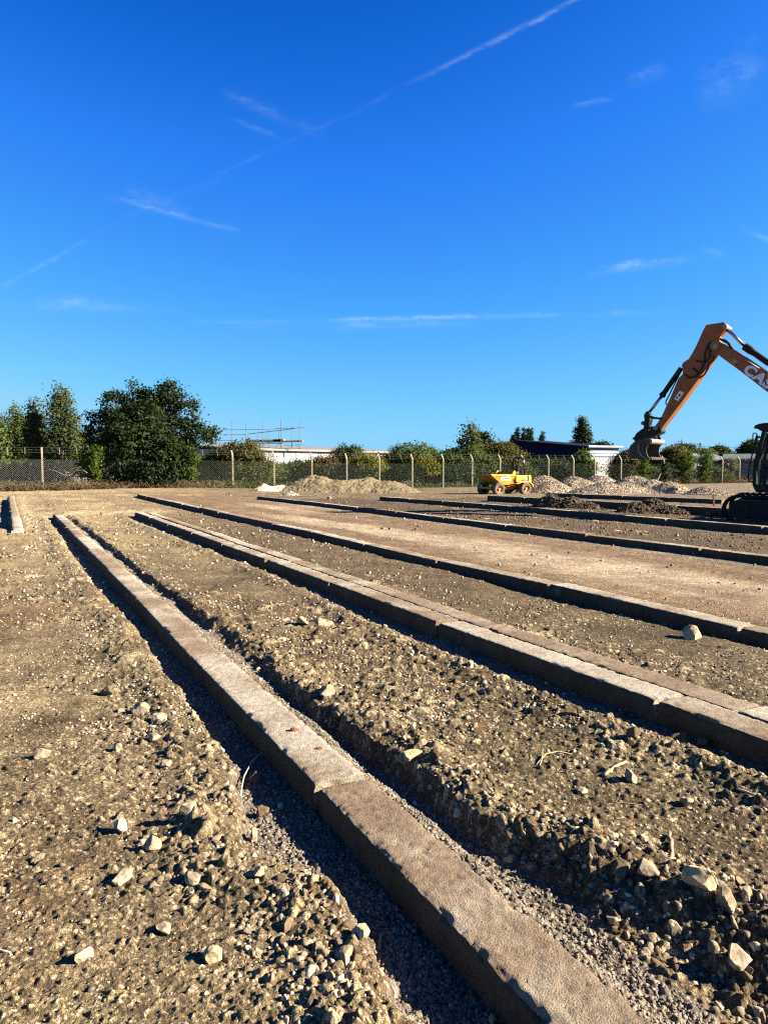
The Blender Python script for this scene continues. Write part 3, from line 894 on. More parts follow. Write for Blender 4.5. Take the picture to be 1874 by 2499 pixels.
# single stones one can point to: pixel on the 1659 wide view, width in those pixels, material, label
K = 1874 / 1659
hero = [
    (655, 1353, 30, STONE, 'pale block-like stone alone on the dirt between the nearest row and the double row'),
    (1490, 1380, 52, YELLOW, 'large squarish yellow stone lying in front of the row edging the smooth strip'),
    (1309, 1424, 22, CLOD, 'brown round clod on the dirt to the left of the large yellow stone'),
    (680, 1385, 24, CLOD, 'flat dark clod just below the pale block-like stone'),
    (265, 1905, 50, STONE, 'big round pale stone casting a dark shadow on the left dirt'),
    (357, 2015, 36, STONE, 'angular pale stone with flat face below the big round pale stone'),
    (460, 2078, 42, YELLOW, 'smooth yellowish egg-shaped stone near the orange brick chip'),
    (778, 2028, 56, YELLOW, 'flat yellowish slab of stone on the trench edge near the camera'),
    (745, 2075, 52, STONE, 'round pale rough stone under the flat yellowish slab at the trench edge'),
    (308, 1540, 46, STONE, 'largest pale stone of the stone cluster left of the trench bend'),
    (343, 1560, 36, STONE, 'pointed pale stone right beside the largest stone of the left cluster'),
    (337, 1602, 32, STONE, 'upright pale stone at the lower end of the left stone cluster'),
    (236, 1503, 36, CLOD, 'brownish lump at the upper end of the left stone cluster'),
    (256, 1626, 26, STONE, 'narrow leaning grey stone left below the left stone cluster'),
    (362, 1660, 32, STONE, 'rounded pale stone on the dirt level with the bent white root'),
    (408, 1778, 36, STONE, 'wedge-shaped pale stone standing near the bulging trench edge'),
    (262, 1802, 32, STONE, 'cube-like pale stone on the open dirt above the big round stone'),
    (325, 1838, 46, STONE, 'long flat pale stone lying right of the cube-like stone'),
    (550, 1818, 26, STONE, 'small pointed pale stone in the trench, half in the sun'),
    (570, 1765, 28, CLOD, 'round shaded stone lying on the trench gravel below the square one'),
    (552, 1690, 42, CLOD, 'square shaded block lying on the trench gravel beside the bent white root'),
    (180, 2078, 42, STONE, 'broad pale stone half sunk in the dirt at lower left'),
    (180, 1998, 26, STONE, 'small flat stone on the bare dirt near the left edge'),
    (890, 1640, 40, YELLOW, 'yellowish lump of stone on the broken bank right of the nearest row'),
    (708, 1535, 52, STONE, 'wide pale stone lying flat on the bank right of the nearest row'),
    (1508, 1955, 64, YELLOW, 'tallest pale boulder with a sharp top at lower right'),
    (1567, 1962, 60, STONE, 'broad pale boulder right beside the tallest one at lower right'),
    (1400, 1895, 54, STONE, 'rounded grey-white stone at the foot of the upright stick'),
    (1338, 1890, 56, CLOD, 'brown crusted stone to the left of the rounded grey-white stone'),
    (1101, 1860, 34, YELLOW, 'yellowish stone standing on the gravel of the right-hand trench'),
    (1592, 2090, 62, STONE, 'large dim stone in the deep shaded hole at lower right'),
    (1233, 1545, 40, CLOD, 'rough brown clod on the dirt edge before the double row'),
    (1370, 1600, 40, CLOD, 'knobbly brown clod beside the shadow of the double row'),
    (1468, 1603, 44, CLOD, 'biggest knobbly clod on the heap beside the double row shadow'),
    (1515, 1612, 34, CLOD, 'clod at the right end of the heap beside the double row shadow'),
    (1480, 1742, 26, STONE, 'small white stone on the dirt above the upright stick'),
    (1360, 1690, 22, STONE, 'small white stone left of the straw-coloured stick on the right dirt'),
    (1016, 1443, 22, STONE, 'small pale stone in front of the double row on the dirt strip'),
    (1610, 1945, 34, STONE, 'smallest stone right of the broad boulder at lower right'),
    (1325, 1998, 30, STONE, 'pale stone on the shaded slope below the brown crusted stone'),
    (711, 1079, 12, YELLOW, 'small yellow block lying against the row behind the smooth strip'),
    (1533, 1116, 18, CLOD, 'round brown clod lying near the excavator track'),
    (95, 1640, 40, STONE, 'flat whitish stone near the left edge, level with the bent root'),
    (80, 1860, 30, STONE, 'small pale stone near the left edge beside a dark hollow'),
    (1255, 1712, 26, STONE, 'pale pebble-like stone near the dry grass curl'),
    (1180, 1430, 22, STONE, 'small pale stone in the dirt between the double row and the smooth strip'),
    (420, 1905, 40, STONE, 'pale stone crumbling into pieces right of the big round stone'),
    (470, 1830, 30, STONE, 'tilted pale stone in the gravelly patch by the trench edge'),
    (560, 1900, 30, STONE, 'grey-white stone on the gravelly edge where the trench narrows'),
]
print('stones')
for i, (px, py, w, m, lab) in enumerate(hero):
    p = gpt(px * K, py * K)
    p.z = float(ground(np.array([p.x], dtype=np.float32), np.array([p.y], dtype=np.float32), True, np.array([.03], dtype=np.float32))[0][0])
    size = w * K / F * (p - Vector((0, 0, H))).length / 2 * .95
    v = rock_shape(3, 500 + i * 3, 13, .07)
    v = v / np.abs(v[:, 0]).max()
    a = random.Random(i).uniform(0, 6.28)
    ca, sa = math.cos(a), math.sin(a)
    v = np.stack([v[:, 0] * ca - v[:, 1] * sa, v[:, 0] * sa + v[:, 1] * ca, v[:, 2] * 1.15], -1) * size
    v[:, 2] -= v[:, 2].min() + size * .30
    o = obj('clod' if m is CLOD else 'stone', v + np.array(p, dtype=np.float32), ICO[3][1], m)
    o.data.materials[0] = m
    rebase(o, p)
    tag(o, lab, 'clod' if m is CLOD else 'stone', 'single stones and clods on the dirt')
bricks = [(635, 1580, 24, .125, 'red-brown brick scrap lying on top of the nearest beam row'), (1035, 1571, 22, None, 'reddish brick chip on the dirt strip right of the trench'), (1358, 1767, 18, None, 'small brick chip on the dirt above the pale twig'), (410, 2034, 16, None, 'bright orange brick chip on the dirt at lower left'), (903, 1722, 30, None, 'dark red brick piece down in the right-hand trench'), (692, 1620, 16, .125, 'small dark brick crumb on the nearest beam row'), (705, 2180, 16, None, 'tiny reddish chip at the near trench edge')]
for i, (px, py, w, zt, lab) in enumerate(bricks):
    if zt:
        r_ = ray(px * K, py * K); k = (zt - H) / r_.z; p = Vector((r_.x * k, r_.y * k, zt - .004))
    else:
        p = gpt(px * K, py * K)
    size = w * K / F * (p - Vector((0, 0, H))).length / 2
    v = rock_shape(2, 900 + i, 6, .06); v = v / np.abs(v[:, 0]).max() * size * np.array([1, .8, .7])
    v[:, 2] -= v[:, 2].min() + size * .12
    o = obj('brick_chip', v + np.array(p), ICO[2][1], BRICK)
    rebase(o, p); tag(o, lab, 'brick chip', 'brick chips')

# ------------------------------------------------------------------ sticks, roots, a stake
WOOD = plain('dry_wood', (.36, .27, .17), .85, 0, .25, 20, .4)
PALEROOT = plain('pale_root', (.62, .53, .38), .8, 0, .15, 30)
STRAW = plain('straw', (.52, .40, .20), .8, 0, .2, 30)
def stick(px_pts, w, m, name, lab, cat, lifts, zbase=None):
    pts = []
    for (px, py), l in zip(px_pts, lifts):
        p = gpt(px * K, py * K)
        pts.append(p + Vector((0, 0, l)))
    d = (pts[0] - Vector((0, 0, H))).length
    rr = w * K / F * d / 2
    n = len(pts)
    fine = []
    for i in range(n - 1):
        for k in range(4):
            f = k / 4
            fine.append(pts[i].lerp(pts[i + 1], f) + Vector((random.uniform(-1, 1), random.uniform(-1, 1), random.uniform(-.3, 1))) * rr * .5)
    fine.append(pts[-1])
    b = MB().tube(fine, [rr * (1 - .35 * i / len(fine)) * random.uniform(.85, 1.1) for i in range(len(fine))], 7)
    o = b.build(name, m, None, True)
    rebase(o, pts[0]); tag(o, lab, cat)
    return o
stick([(1438, 1893), (1452, 1850), (1446, 1808)], 11, WOOD, 'stick', 'thick grey-brown stick pointing away on the right dirt', 'stick', (.015, .012, .02))
stick([(1305, 1678), (1325, 1664), (1352, 1650)], 8, STRAW, 'stick', 'straight straw-coloured stick on the dirt before the double row', 'stick', (.01, .012, .012))
stick([(1290, 1789), (1312, 1786), (1337, 1784)], 4, PALEROOT, 'twig', 'short whitish twig lying on the right dirt', 'twig', (.006, .006, .006))
stick([(520, 1720), (527, 1690), (545, 1660), (570, 1640)], 4, PALEROOT, 'root', 'thin bent white root rising out of the trench edge', 'root', (.0, .03, .04, .045))
stick([(1095, 1832), (1125, 1826), (1140, 1835)], 9, WOOD, 'root', 'brown curved root sticking out of the right trench wall', 'root', (.03, .04, .03))
stick([(820, 2052), (821, 2040), (821, 2030)], 6, WOOD, 'twig', 'little upright twig in the shaded trench near the camera', 'twig', (.0, .008, .02))
stick([(-10, 2058), (12, 2062), (30, 2068)], 6, PALEROOT, 'twig', 'pale twig at the left edge near the bottom', 'twig', (.006, .01, .006))
stick([(1157, 1655), (1180, 1640), (1205, 1635), (1240, 1632)], 3, STRAW, 'straw', 'curl of dry straw on the dirt strip', 'straw', (.004, .03, .03, .004))
stick([(1163, 1662), (1170, 1645), (1172, 1632)], 3, STRAW, 'straw', 'short upright piece of dry straw beside the curl', 'straw', (.0, .02, .035))
stick([(1300, 1742), (1340, 1738), (1390, 1741)], 3, WOOD, 'twig', 'long thin brown twig above the short whitish one', 'twig', (.004, .008, .004))
stick([(1590, 1712), (1625, 1722), (1659, 1736)], 4, PALEROOT, 'root', 'pale root at the right edge beside dark clods', 'root', (.02, .015, .01))
STAKE = plain('faded_red_wood', (.42, .16, .10), .8, 0, .2, 12)
p = gpt(1740, 1236)
b = MB().box(p + Vector((0, 0, .22)), (.06, .045, .52), Matrix.Rotation(R(-4), 3, 'Y'))
o = b.build('survey_stake', STAKE, None, False, .006)
rebase(o, p); tag(o, 'short reddish wooden stake standing left of the excavator track', 'stake')
# ------------------------------------------------------------------ plants
def leaf_mat(name, dark, mid, light, trans=.28):
    m, nt, N, b = mat(name)
    dark, mid, light = K_(dark), K_(mid), K_(light)
    g = N.new('ShaderNodeNewGeometry')
    c = ramp(nt, g.outputs['Random Per Island'], [(0, dark), (.5, mid), (1, light)])
    n1 = noise(nt, .9, 3, .6, wpos(nt))
    c = mixrgb(nt, .8, c, ramp(nt, n1, [(.35, (.68, .70, .62)), (.65, (1.25, 1.2, 1.1))]), 'MULTIPLY')
    lk(nt, c, b.inputs['Base Color'])
    b.inputs['Roughness'].default_value = .75
    b.inputs['Specular IOR Level'].default_value = .12
    tr = N.new('ShaderNodeBsdfTranslucent')
    c2 = mixrgb(nt, 1.0, c, (1.25, 1.35, .55), 'MULTIPLY')
    lk(nt, c2, tr.inputs['Color'])
    ms = N.new('ShaderNodeMixShader'); ms.inputs[0].default_value = trans
    lk(nt, b.outputs[0], ms.inputs[1]); lk(nt, tr.outputs[0], ms.inputs[2])
    lk(nt, ms.outputs[0], N['Material Output'].inputs['Surface'])
    return m
L_MAPLE = leaf_mat('maple_leaves', (.013, .026, .008), (.023, .041, .011), (.045, .070, .020), .15)
L_BIRCH = leaf_mat('birch_leaves', (.050, .072, .026), (.082, .110, .040), (.15, .17, .08))
L_DARK = leaf_mat('dark_leaves', (.030, .054, .017), (.052, .084, .024), (.085, .122, .036), .18)
L_POPLAR = leaf_mat('poplar_leaves', (.016, .034, .014), (.028, .050, .018), (.046, .072, .026), .18)
L_BUSH = leaf_mat('bush_leaves', (.058, .092, .026), (.10, .145, .036), (.165, .205, .058))
L_OLIVE = leaf_mat('olive_leaves', (.075, .074, .022), (.125, .115, .035), (.19, .155, .055))
L_YELLOW = leaf_mat('yellow_green_leaves', (.12, .13, .020), (.19, .19, .028), (.28, .26, .045), .35)
L_IVY = leaf_mat('ivy_leaves', (.045, .080, .012), (.085, .135, .020), (.14, .19, .035), .3)
L_DRY = leaf_mat('dry_bramble_leaves', (.070, .048, .022), (.12, .080, .036), (.18, .13, .055))
L_GREY = leaf_mat('dry_seed_heads', (.16, .14, .10), (.26, .23, .17), (.38, .34, .27))
BARK = plain('bark', (.11, .085, .06), .9, 0, .3, 9, .5)
STEM = plain('dry_stems', (.20, .15, .085), .9, 0, .3, 9)

def leaves(C, nrm, size, rng, droop=.3):
    """one pointed folded leaf (two triangles each side of the midrib as one quad) per point"""
    n = len(C)
    a = nrm + rng.normal(size=(n, 3)) * .55
    a /= np.linalg.norm(a, axis=1)[:, None]
    d = rng.normal(size=(n, 3)); d[:, 2] -= droop
    d -= a * (d * a).sum(1)[:, None]
    d /= np.linalg.norm(d, axis=1)[:, None] + 1e-9
    w = np.cross(a, d)
    L = size[:, None]
    p0 = C - d * L * .5
    p2 = C + d * L * .5
    p1 = C + w * L * .38 + a * L * .08
    p3 = C - w * L * .38 + a * L * .08
    v = np.stack([p0, p1, p2, p3], 1).reshape(-1, 3)
    f = np.arange(n * 4).reshape(-1, 4)
    return v.astype(np.float32), f
def foliage(name, lobes, mat_, parent, seed, clumps, per, leaf, crad, shell=(.55, 1.03), up=.25, spray=0):
    """lobes: (centre, (rx, ry, rz)); clumps of leaves spread through the lobes, thicker near their outside"""
    rng = np.random.default_rng(seed)
    vol = np.array([l[1][0] * l[1][1] * l[1][2] for l in lobes]) ** .67
    which = rng.choice(len(lobes), clumps, p=vol / vol.sum())
    C0 = np.array([l[0] for l in lobes])[which]; RR = np.array([l[1] for l in lobes])[which]
    u = rng.normal(size=(clumps, 3)); u[:, 2] += up
    u /= np.linalg.norm(u, axis=1)[:, None]
    rad = shell[0] + (shell[1] - shell[0]) * rng.uniform(0, 1, clumps) ** .6
    cc = C0 + u * RR * rad[:, None]
    k = rng.integers(int(per * .5), int(per * 1.5) + 1, clumps)
    idx = np.repeat(np.arange(clumps), k)
    g = rng.normal(size=(len(idx), 3))
    cr = crad * rng.uniform(.6, 1.35, clumps)
    P = cc[idx] + g * (cr[idx])[:, None] * np.array([1, 1, .62])
    N = u[idx] * .6 + g * .45 + np.array([0, 0, .55])
    sz = leaf * rng.uniform(.6, 1.35, len(idx))
    if spray:      # thin shoots that stand out of the outline
        for s in range(spray):
            i = rng.integers(0, clumps)
            dirn = u[i] * .6 + np.array([0, 0, .7]) + rng.normal(size=3) * .25
            m = rng.integers(6, 16)
            ts = np.linspace(0, 1, m)[:, None]
            Q = cc[i] + dirn * ts * crad * rng.uniform(1.0, 2.3) + rng.normal(size=(m, 3)) * leaf * .5
            P = np.concatenate([P, Q]); N = np.concatenate([N, rng.normal(size=(m, 3)) * .5 + np.array([0, 0, .6])]); sz = np.concatenate([sz, np.full(m, leaf * .85)])
    N /= np.linalg.norm(N, axis=1)[:, None]
    v, f = leaves(P, N, sz, rng)
    keep = np.repeat(P[:, 2] > parent.location.z + .02, 4)
    o = obj(name, v, f, mat_, parent)
    return o
def limbs(root, lobes, h, r, seed, name='trunk', m=None, base=None, nst=1):
    rng = random.Random(seed)
    b = MB()
    p0 = Vector(root.location) if base is None else Vector(base)
    for st in range(nst):
        off = Vector((rng.uniform(-1, 1), rng.uniform(-1, 1), 0)) * (r * 3 if nst > 1 else 0)
        pts = [p0 + off + Vector((0, 0, -.15))]
        for i in range(1, 6):
            pts.append(p0 + off * (1 + i * .4) + Vector((rng.uniform(-.06, .06) * h * .3, rng.uniform(-.06, .06) * h * .3, h * i / 5)))
        b.tube(pts, [r * (1 - .75 * i / 5) for i in range(6)], 8)
        for (c, rr) in lobes:
            c = Vector(c)
            for q in range(3):
                t = c + Vector((rng.uniform(-.7, .7) * rr[0], rng.uniform(-.7, .7) * rr[1], rng.uniform(-.2, .8) * rr[2]))
                s = pts[rng.randint(1, 4)]
                mid = s.lerp(t, .5) + Vector((0, 0, -.06 * h))
                b.tube([s, mid, t], [r * .38, r * .25, r * .08], 5)
    return b.build(name, m or BARK, root, True)

def tree(name, lab, cat, px, D, w, top, bot, lobes, m, seed, clumps, per, leaf, crad, group=None, trunk=.12, shell=(.55, 1.03), up=.25, spray=0, zb=None, nst=1, depth=.8, tname='trunk', cname='crown'):
    """px: centre pixel; w: width in pixels; top/bot: pixels of the top and lowest leaves; lobes in units of half width/height (-1..1)"""
    c = at(px, HOR, D)
    z0 = float(drop(c.x, D)) if zb is None else zb
    root = thing(name, lab, cat, (c.x, D, z0), group)
    hw = w / 2 * D / F
    zt = at(px, top, D).z; zl = max(at(px, bot, D).z, z0 + .05)
    hz = (zt - zl) / 2; zc = (zt + zl) / 2
    LB = [((c.x + a * hw, D + d * hw * depth, zc + e * hz), (ra * hw, ra * hw * depth * .95, rz * hz)) for (a, d, e, ra, rz) in lobes]
    foliage(cname, LB, m, root, seed, clumps, per, leaf, crad, shell, up, spray)
    limbs(root, LB, max(.4, (zc - z0) * 1.15), trunk, seed, tname, None, None, nst)
    return root
ROUND = [(0, 0, 0, .8, .8), (-.45, .2, -.15, .55, .6), (.45, -.1, -.1, .55, .6), (0, -.3, .3, .55, .6), (.1, .3, .35, .5, .55)]
SPIRE = [(0, 0, -.5, .95, .5), (.1, 0, -.1, .8, .5), (-.1, .1, .25, .6, .45), (0, 0, .6, .38, .4)]
BUSHL = [(-.55, 0, -.3, .5, .65), (0, -.15, 0, .6, .9), (.5, .1, -.25, .5, .7), (.2, .3, .3, .35, .6), (-.25, .2, .2, .35, .6)]
print('trees')
big = [(-.68, 0, -.05, .30, .5), (-.45, -.1, .42, .24, .36), (-.2, .05, .66, .18, .32), (.05, 0, .45, .2, .35), (.3, .05, .66, .2, .30), (.56, 0, .38, .22, .36), (.76, 0, -.08, .2, .3), (.93, .05, .02, .10, .12), (0, -.35, -.05, .5, .6), (-.35, -.2, -.6, .48, .38), (.33, -.2, -.6, .45, .38), (0, .25, -.1, .62, .72), (-.34, -.74, -.60, .40, .40), (.22, -.74, -.58, .42, .42), (-.05, -.70, -.22, .44, .40), (.5, -.6, -.45, .3, .4)]
tree('maple_tree', 'big dark green bushy maple overhanging the wire fence at left', 'tree', 364, 52.6, 318, 926, 1194, big, L_MAPLE, 11, 1250, 52, .17, .27, None, .22, (.6, 1.04), .15, 110, nst=3)
tree('birch_tree', 'tallest loose-leaved birch of the group behind the far-left fence', 'tree', 155, 56, 86, 938, 1125, SPIRE, L_BIRCH, 21, 240, 32, .16, .30, 'trees behind the far-left fence', .10, (.3, 1.1), .2, 60)
tree('birch_tree', 'greyish middle birch beside the tallest one behind the far-left fence', 'tree', 90, 57, 62, 970, 1125, SPIRE, L_BIRCH, 22, 200, 32, .16, .28, 'trees behind the far-left fence', .09, (.3, 1.1), .2, 40)
tree('birch_tree', 'shorter darker tree left of the middle birch behind the fence', 'tree', 45, 59, 74, 992, 1130, SPIRE, L_BUSH, 23, 220, 34, .16, .32, 'trees behind the far-left fence', .09, (.3, 1.05), .2, 30)
tree('birch_tree', 'yellowish tree cut by the left edge of the view', 'tree', -8, 55, 56, 978, 1160, SPIRE, L_BUSH, 24, 180, 32, .16, .30, 'trees behind the far-left fence', .09, (.3, 1.05), .2, 30)
tree('dense_tree', 'dark gloomy tree filling the gap left of the big maple', 'tree', 205, 60, 120, 1040, 1180, ROUND, L_DARK, 25, 200, 34, .22, .35, None, .12, (.3, 1.02), .1, 30, nst=2)
tree('dense_tree', 'dark undergrown tree below the birches behind the fence', 'tree', 75, 61, 190, 1060, 1185, BUSHL, L_DARK, 26, 240, 34, .22, .38, None, .12, (.2, 1.02), .1, 20, nst=2)
shrubs = [
    ('olive-brown leafy bush right of the big maple, below the scaffold', 592, 57, 150, 1068, 1190, L_OLIVE, 260, BUSHL),
    ('low green bush right of the big maple behind the mesh', 540, 58, 130, 1098, 1195, L_BUSH, 220, ROUND),
    ('green shrub in front of the white warehouse wall, left end', 655, 60, 110, 1128, 1188, L_BUSH, 200, BUSHL),
    ('loose shrub before the middle of the white warehouse wall', 735, 61, 130, 1120, 1186, L_BUSH, 200, BUSHL),
    ('bare brownish thicket below the warehouse roof', 790, 60, 90, 1112, 1186, L_DRY, 150, BUSHL),
    ('dark pointed shrub rising above the warehouse eave', 850, 62, 120, 1084, 1186, L_DARK, 250, BUSHL),
    ('yellow-green shrub glowing behind the mesh above the sand mound', 895, 60, 84, 1110, 1170, L_YELLOW, 130, ROUND),
    ('broad green shrub with upright shoots, right of the sand mound', 1010, 63, 190, 1078, 1186, L_BUSH, 380, BUSHL),
    ('yellow leaved branches hanging over the mesh in front of the broad green shrub', 1032, 60, 64, 1112, 1166, L_YELLOW, 70, ROUND),
    ('dark green shrub behind the mesh left of the birch', 1090, 62, 120, 1102, 1188, L_DARK, 230, ROUND),
    ('olive bush between the birch and the navy building', 1222, 66, 120, 1074, 1170, L_OLIVE, 300, BUSHL),
    ('green bush under the birch behind the fence', 1150, 65, 120, 1092, 1182, L_BUSH, 260, ROUND),
    ('dark hedge-like shrub behind the yellow dumper', 1220, 67, 160, 1120, 1184, L_DARK, 300, BUSHL),
    ('dark shrub along the navy building behind the fence', 1340, 70, 150, 1120, 1186, L_DARK, 260, BUSHL),
    ('bright green climbing shrub at the corner of the navy building', 1425, 68, 46, 1098, 1166, L_IVY, 140, SPIRE),
    ('olive bush left of the digging bucket behind the fence', 1530, 74, 80, 1094, 1182, L_OLIVE, 200, BUSHL),
    ('grey-green scrub under the digging bucket', 1560, 75, 110, 1128, 1184, L_BUSH, 200, BUSHL),
    ('tall olive bush right of the digging bucket', 1640, 76, 100, 1082, 1182, L_OLIVE, 280, ROUND),
    ('grey-green low scrub between the two ivy-covered posts at right', 1745, 78, 70, 1140, 1182, L_BUSH, 140, BUSHL),
    ('green scrub below the maple shade behind the mesh at left', 480, 58, 120, 1120, 1196, L_BUSH, 200, BUSHL),
    ('low dark scrub behind the mesh at far left', 60, 54, 190, 1140, 1196, L_DARK, 200, BUSHL),
    ('dim green shrub covering the foot of the white warehouse wall, first from the scaffold', 690, 63, 120, 1136, 1190, L_DARK, 220, BUSHL),
    ('dim green shrub between the brownish thicket and the dark pointed shrub', 820, 65, 110, 1118, 1188, L_DARK, 220, ROUND),
    ('dim green shrub filling the gap right of the glowing yellow-green shrub', 945, 64, 110, 1108, 1188, L_DARK, 240, ROUND),
    ('dark shrub mass in front of the navy gable wall, left part', 1290, 72, 120, 1122, 1186, L_DARK, 240, ROUND),
    ('dark shrub mass in front of the navy gable wall, right part', 1385, 72, 90, 1126, 1186, L_DARK, 200, ROUND),
    ('dark leafy shrub between the scaffold bush and the first bare post', 610, 62, 120, 1120, 1192, L_DARK, 240, ROUND),
    ('dark scrub between the dumper and the birch', 1110, 66, 120, 1126, 1188, L_BUSH, 220, ROUND),
    ('dim scrub behind the two leaning stays', 1600, 80, 90, 1118, 1184, L_DARK, 200, ROUND),
]
for i, (lab, px, D, w, top, bot, m, n, lb) in enumerate(shrubs):
    tree('shrub', lab, 'shrub', px, D, w * 1.2, top, bot, lb, m, 60 + i, int(n * 2.1), 30, .13 + .0010 * (D - 50), .24, 'shrubs behind the wire fence', .035, (.35, 1.05), .2, 26, nst=3, depth=.6, tname='stems', cname='foliage')
tree('birch_tree', 'slender grey-green birch standing right of the middle, behind the fence', 'tree', 1146, 70, 70, 1034, 1150, SPIRE, L_BIRCH, 31, 130, 20, .24, .34, None, .10, (.3, 1.1), .2, 40)
tree('round_tree', 'dark round-topped tree right beside the slender birch', 'tree', 1178, 74, 44, 1052, 1140, ROUND, L_POPLAR, 32, 110, 26, .25, .36, None, .12)
for i, (px, w, top, lab) in enumerate([(1251, 13, 1059, 'shortest poplar at the left of the row above the navy roof'), (1262, 16, 1040, 'tallest poplar of the row above the navy roof'), (1277, 13, 1043, 'slim poplar in the middle of the row above the navy roof'), (1287, 13, 1044, 'poplar right of the middle of the row above the navy roof'), (1295, 13, 1043, 'poplar at the right end of the row above the navy roof'), (1322, 15, 1049, 'single poplar standing apart right of the poplar row')]):
    tree('poplar_tree', lab, 'tree', px, 230, w * 1.35, top, 1140, [(0, 0, -.5, .8, .5), (.1, 0, -.1, .75, .5), (-.1, .1, .3, .55, .4), (0, 0, .65, .3, .36)], L_POPLAR, 40 + i, 190, 30, .36, .32, 'poplars far behind the navy building', .25, (.2, 1.05), .3, 6)
tree('conifer_tree', 'tall dark pointed tree behind the right end of the navy building', 'tree', 1418, 160, 50, 1019, 1135, [(0, 0, -.55, .95, .5), (-.05, 0, -.15, .85, .5), (-.02, 0, .3, .6, .45), (.02, 0, .65, .3, .38), (.4, 0, -.05, .5, .5), (.35, 0, .2, .3, .3)], L_POPLAR, 50, 420, 30, .38, .42, None, .3, (.3, 1.04), .3, 14)
far = [('low dark tree behind the pale-blue roof edge', 1465, 150, 50, 1083, 1110, L_DARK), ('dark domed tree right of the digging bucket far behind', 1668, 150, 56, 1086, 1125, L_DARK), ('dark round tree right of the pylon', 1752, 170, 58, 1089, 1125, L_DARK), ('small tree left of the dark round one near the pylon', 1722, 165, 34, 1098, 1125, L_BUSH), ('big dark tree behind the green shed by the cab', 1838, 150, 80, 1074, 1125, L_DARK), ('low tree far off between shrub and birch', 1105, 140, 60, 1102, 1125, L_DARK), ('dark tree hidden behind the excavator cab', 1890, 150, 60, 1082, 1125, L_DARK)]
for i, (lab, px, D, w, top, bot, m) in enumerate(far):
    tree('far_tree', lab, 'tree', px, D, w, top, bot, ROUND, m, 130 + i, 320, 28, .40, .5, 'trees far behind the fence', .25, (.3, 1.03), .2, 14)

# ------------------------------------------------------------------ the wire fence
CPOST = plain('weathered_post_concrete', (.36, .31, .235), .9, 0, .2, 5, .4)
WIRE = plain('galvanised_wire', (.26, .27, .26), .7, .3, .1, 6)
GWIRE = plain('green_coated_wire', (.11, .15, .11), .6, .2, .1, 6)
def fD(px): return 47.0 * 109.0 / (109.0 - .02405 * (px - 104))
def fpt(px):
    c = at(px, HOR, fD(px))
    return Vector((c.x, c.y, float(drop(c.x, c.y))))
A0 = fpt(104); A1 = fpt(1515)
FU = (A1 - A0); FU.z = 0; FU.normalize()
FN = Vector((-FU.y, FU.x, 0))            # away from the site
pxs = [-160, -22, 104, 231, 346, 460, 568, 669, 761, 846, 926, 1006, 1081, 1152, 1220, 1276, 1338, 1399, 1451, 1515, 1567, 1619]
PH, ARM = 2.36, .48
fence = thing('wire_fence', 'long chain-link fence with cranked concrete posts behind the whole site', 'fence', fpt(700))
def post_mesh(p, parent, m, hgt=PH, w=.11):
    b = MB()
    prof = [(0, 0), (w, 0), (w, hgt), (w + ARM * .62, hgt + ARM * .86), (w + ARM * .62 - .085, hgt + ARM * .9), (0, hgt + .03)]
    o3 = [p - FU * (w / 2) + FN * (a - w / 2) + Vector((0, 0, z - .1 * (z == 0))) for a, z in prof]
    b.prism(o3, FU * w)
    return b.build('post', m, parent, False, .008)
def arm_mesh(p, parent):
    b = MB()
    s = p + Vector((0, 0, PH - .03))
    b.tube([s, s + FN * (ARM * .62) + Vector((0, 0, ARM * .92))], .017, 4)
    return b.build('arm', CPOST, parent)
P0 = [fpt(x) for x in pxs]
for p in P0: post_mesh(p, fence, CPOST)
for a, b_ in zip(P0[:-1], P0[1:]):
    for f in (1 / 3, 2 / 3):
        arm_mesh(a.lerp(b_, f), fence)
def mesh_panel(a, b_, z0, z1, parent, m, pitch=.085, r=.0042):
    """woven diamond mesh: two families of slanting wires, clipped to the bay"""
    L = (b_ - a).length; Hh = z1 - z0
    u = (b_ - a).normalized()
    mb = MB()
    for sgn in (1, -1):
        k = -Hh
        while k < L:
            # line x = k + y (or mirrored)
            y0 = max(0, -k); y1 = min(Hh, L - k)
            if y1 - y0 > .02:
                x0, x1 = k + y0, k + y1
                if sgn < 0: x0, x1 = L - x0, L - x1
                q0 = a + u * x0 + Vector((0, 0, z0 + y0)) + FN * (.003 * sgn - .06)
                q1 = a + u * x1 + Vector((0, 0, z0 + y1)) + FN * (.003 * sgn - .06)
                mb.tube([q0, q1], r, 3, False)
            k += pitch * 1.414
    for z in (z0 + .02, (z0 + z1) / 2, z1 - .02):
        mb.tube([a + Vector((0, 0, z)) - FN * .07, b_ + Vector((0, 0, z)) - FN * .07], .0055, 3, False)
    return mb.build('mesh_panel', m, parent)
print('fence')
for i, (a, b_) in enumerate(zip(P0[:-1], P0[1:])):
    mesh_panel(a, b_, .05, 2.0 if i < 5 else 2.02, fence, WIRE if i < 5 else GWIRE, .095, .0034 if i < 5 else .0036)
for k in range(3):
    f = .2 + .38 * k
    mb = MB()
    for a, b_ in zip(P0[:-1], P0[1:]):
        o_ = FN * (ARM * .62 * f) + Vector((0, 0, PH + ARM * .9 * f))
        mid = a.lerp(b_, .5) + o_ - Vector((0, 0, .025))
        mb.tube([a + o_, mid, b_ + o_], .0055, 3, False)
        for j in range(12):
            c = (a + o_).lerp(b_ + o_, (j + .5) / 12)
            mb.tube([c - Vector((.02, 0, .03)), c + Vector((.02, 0, .03))], .004, 3, False)
    mb.build('barbed_wire', WIRE, fence)
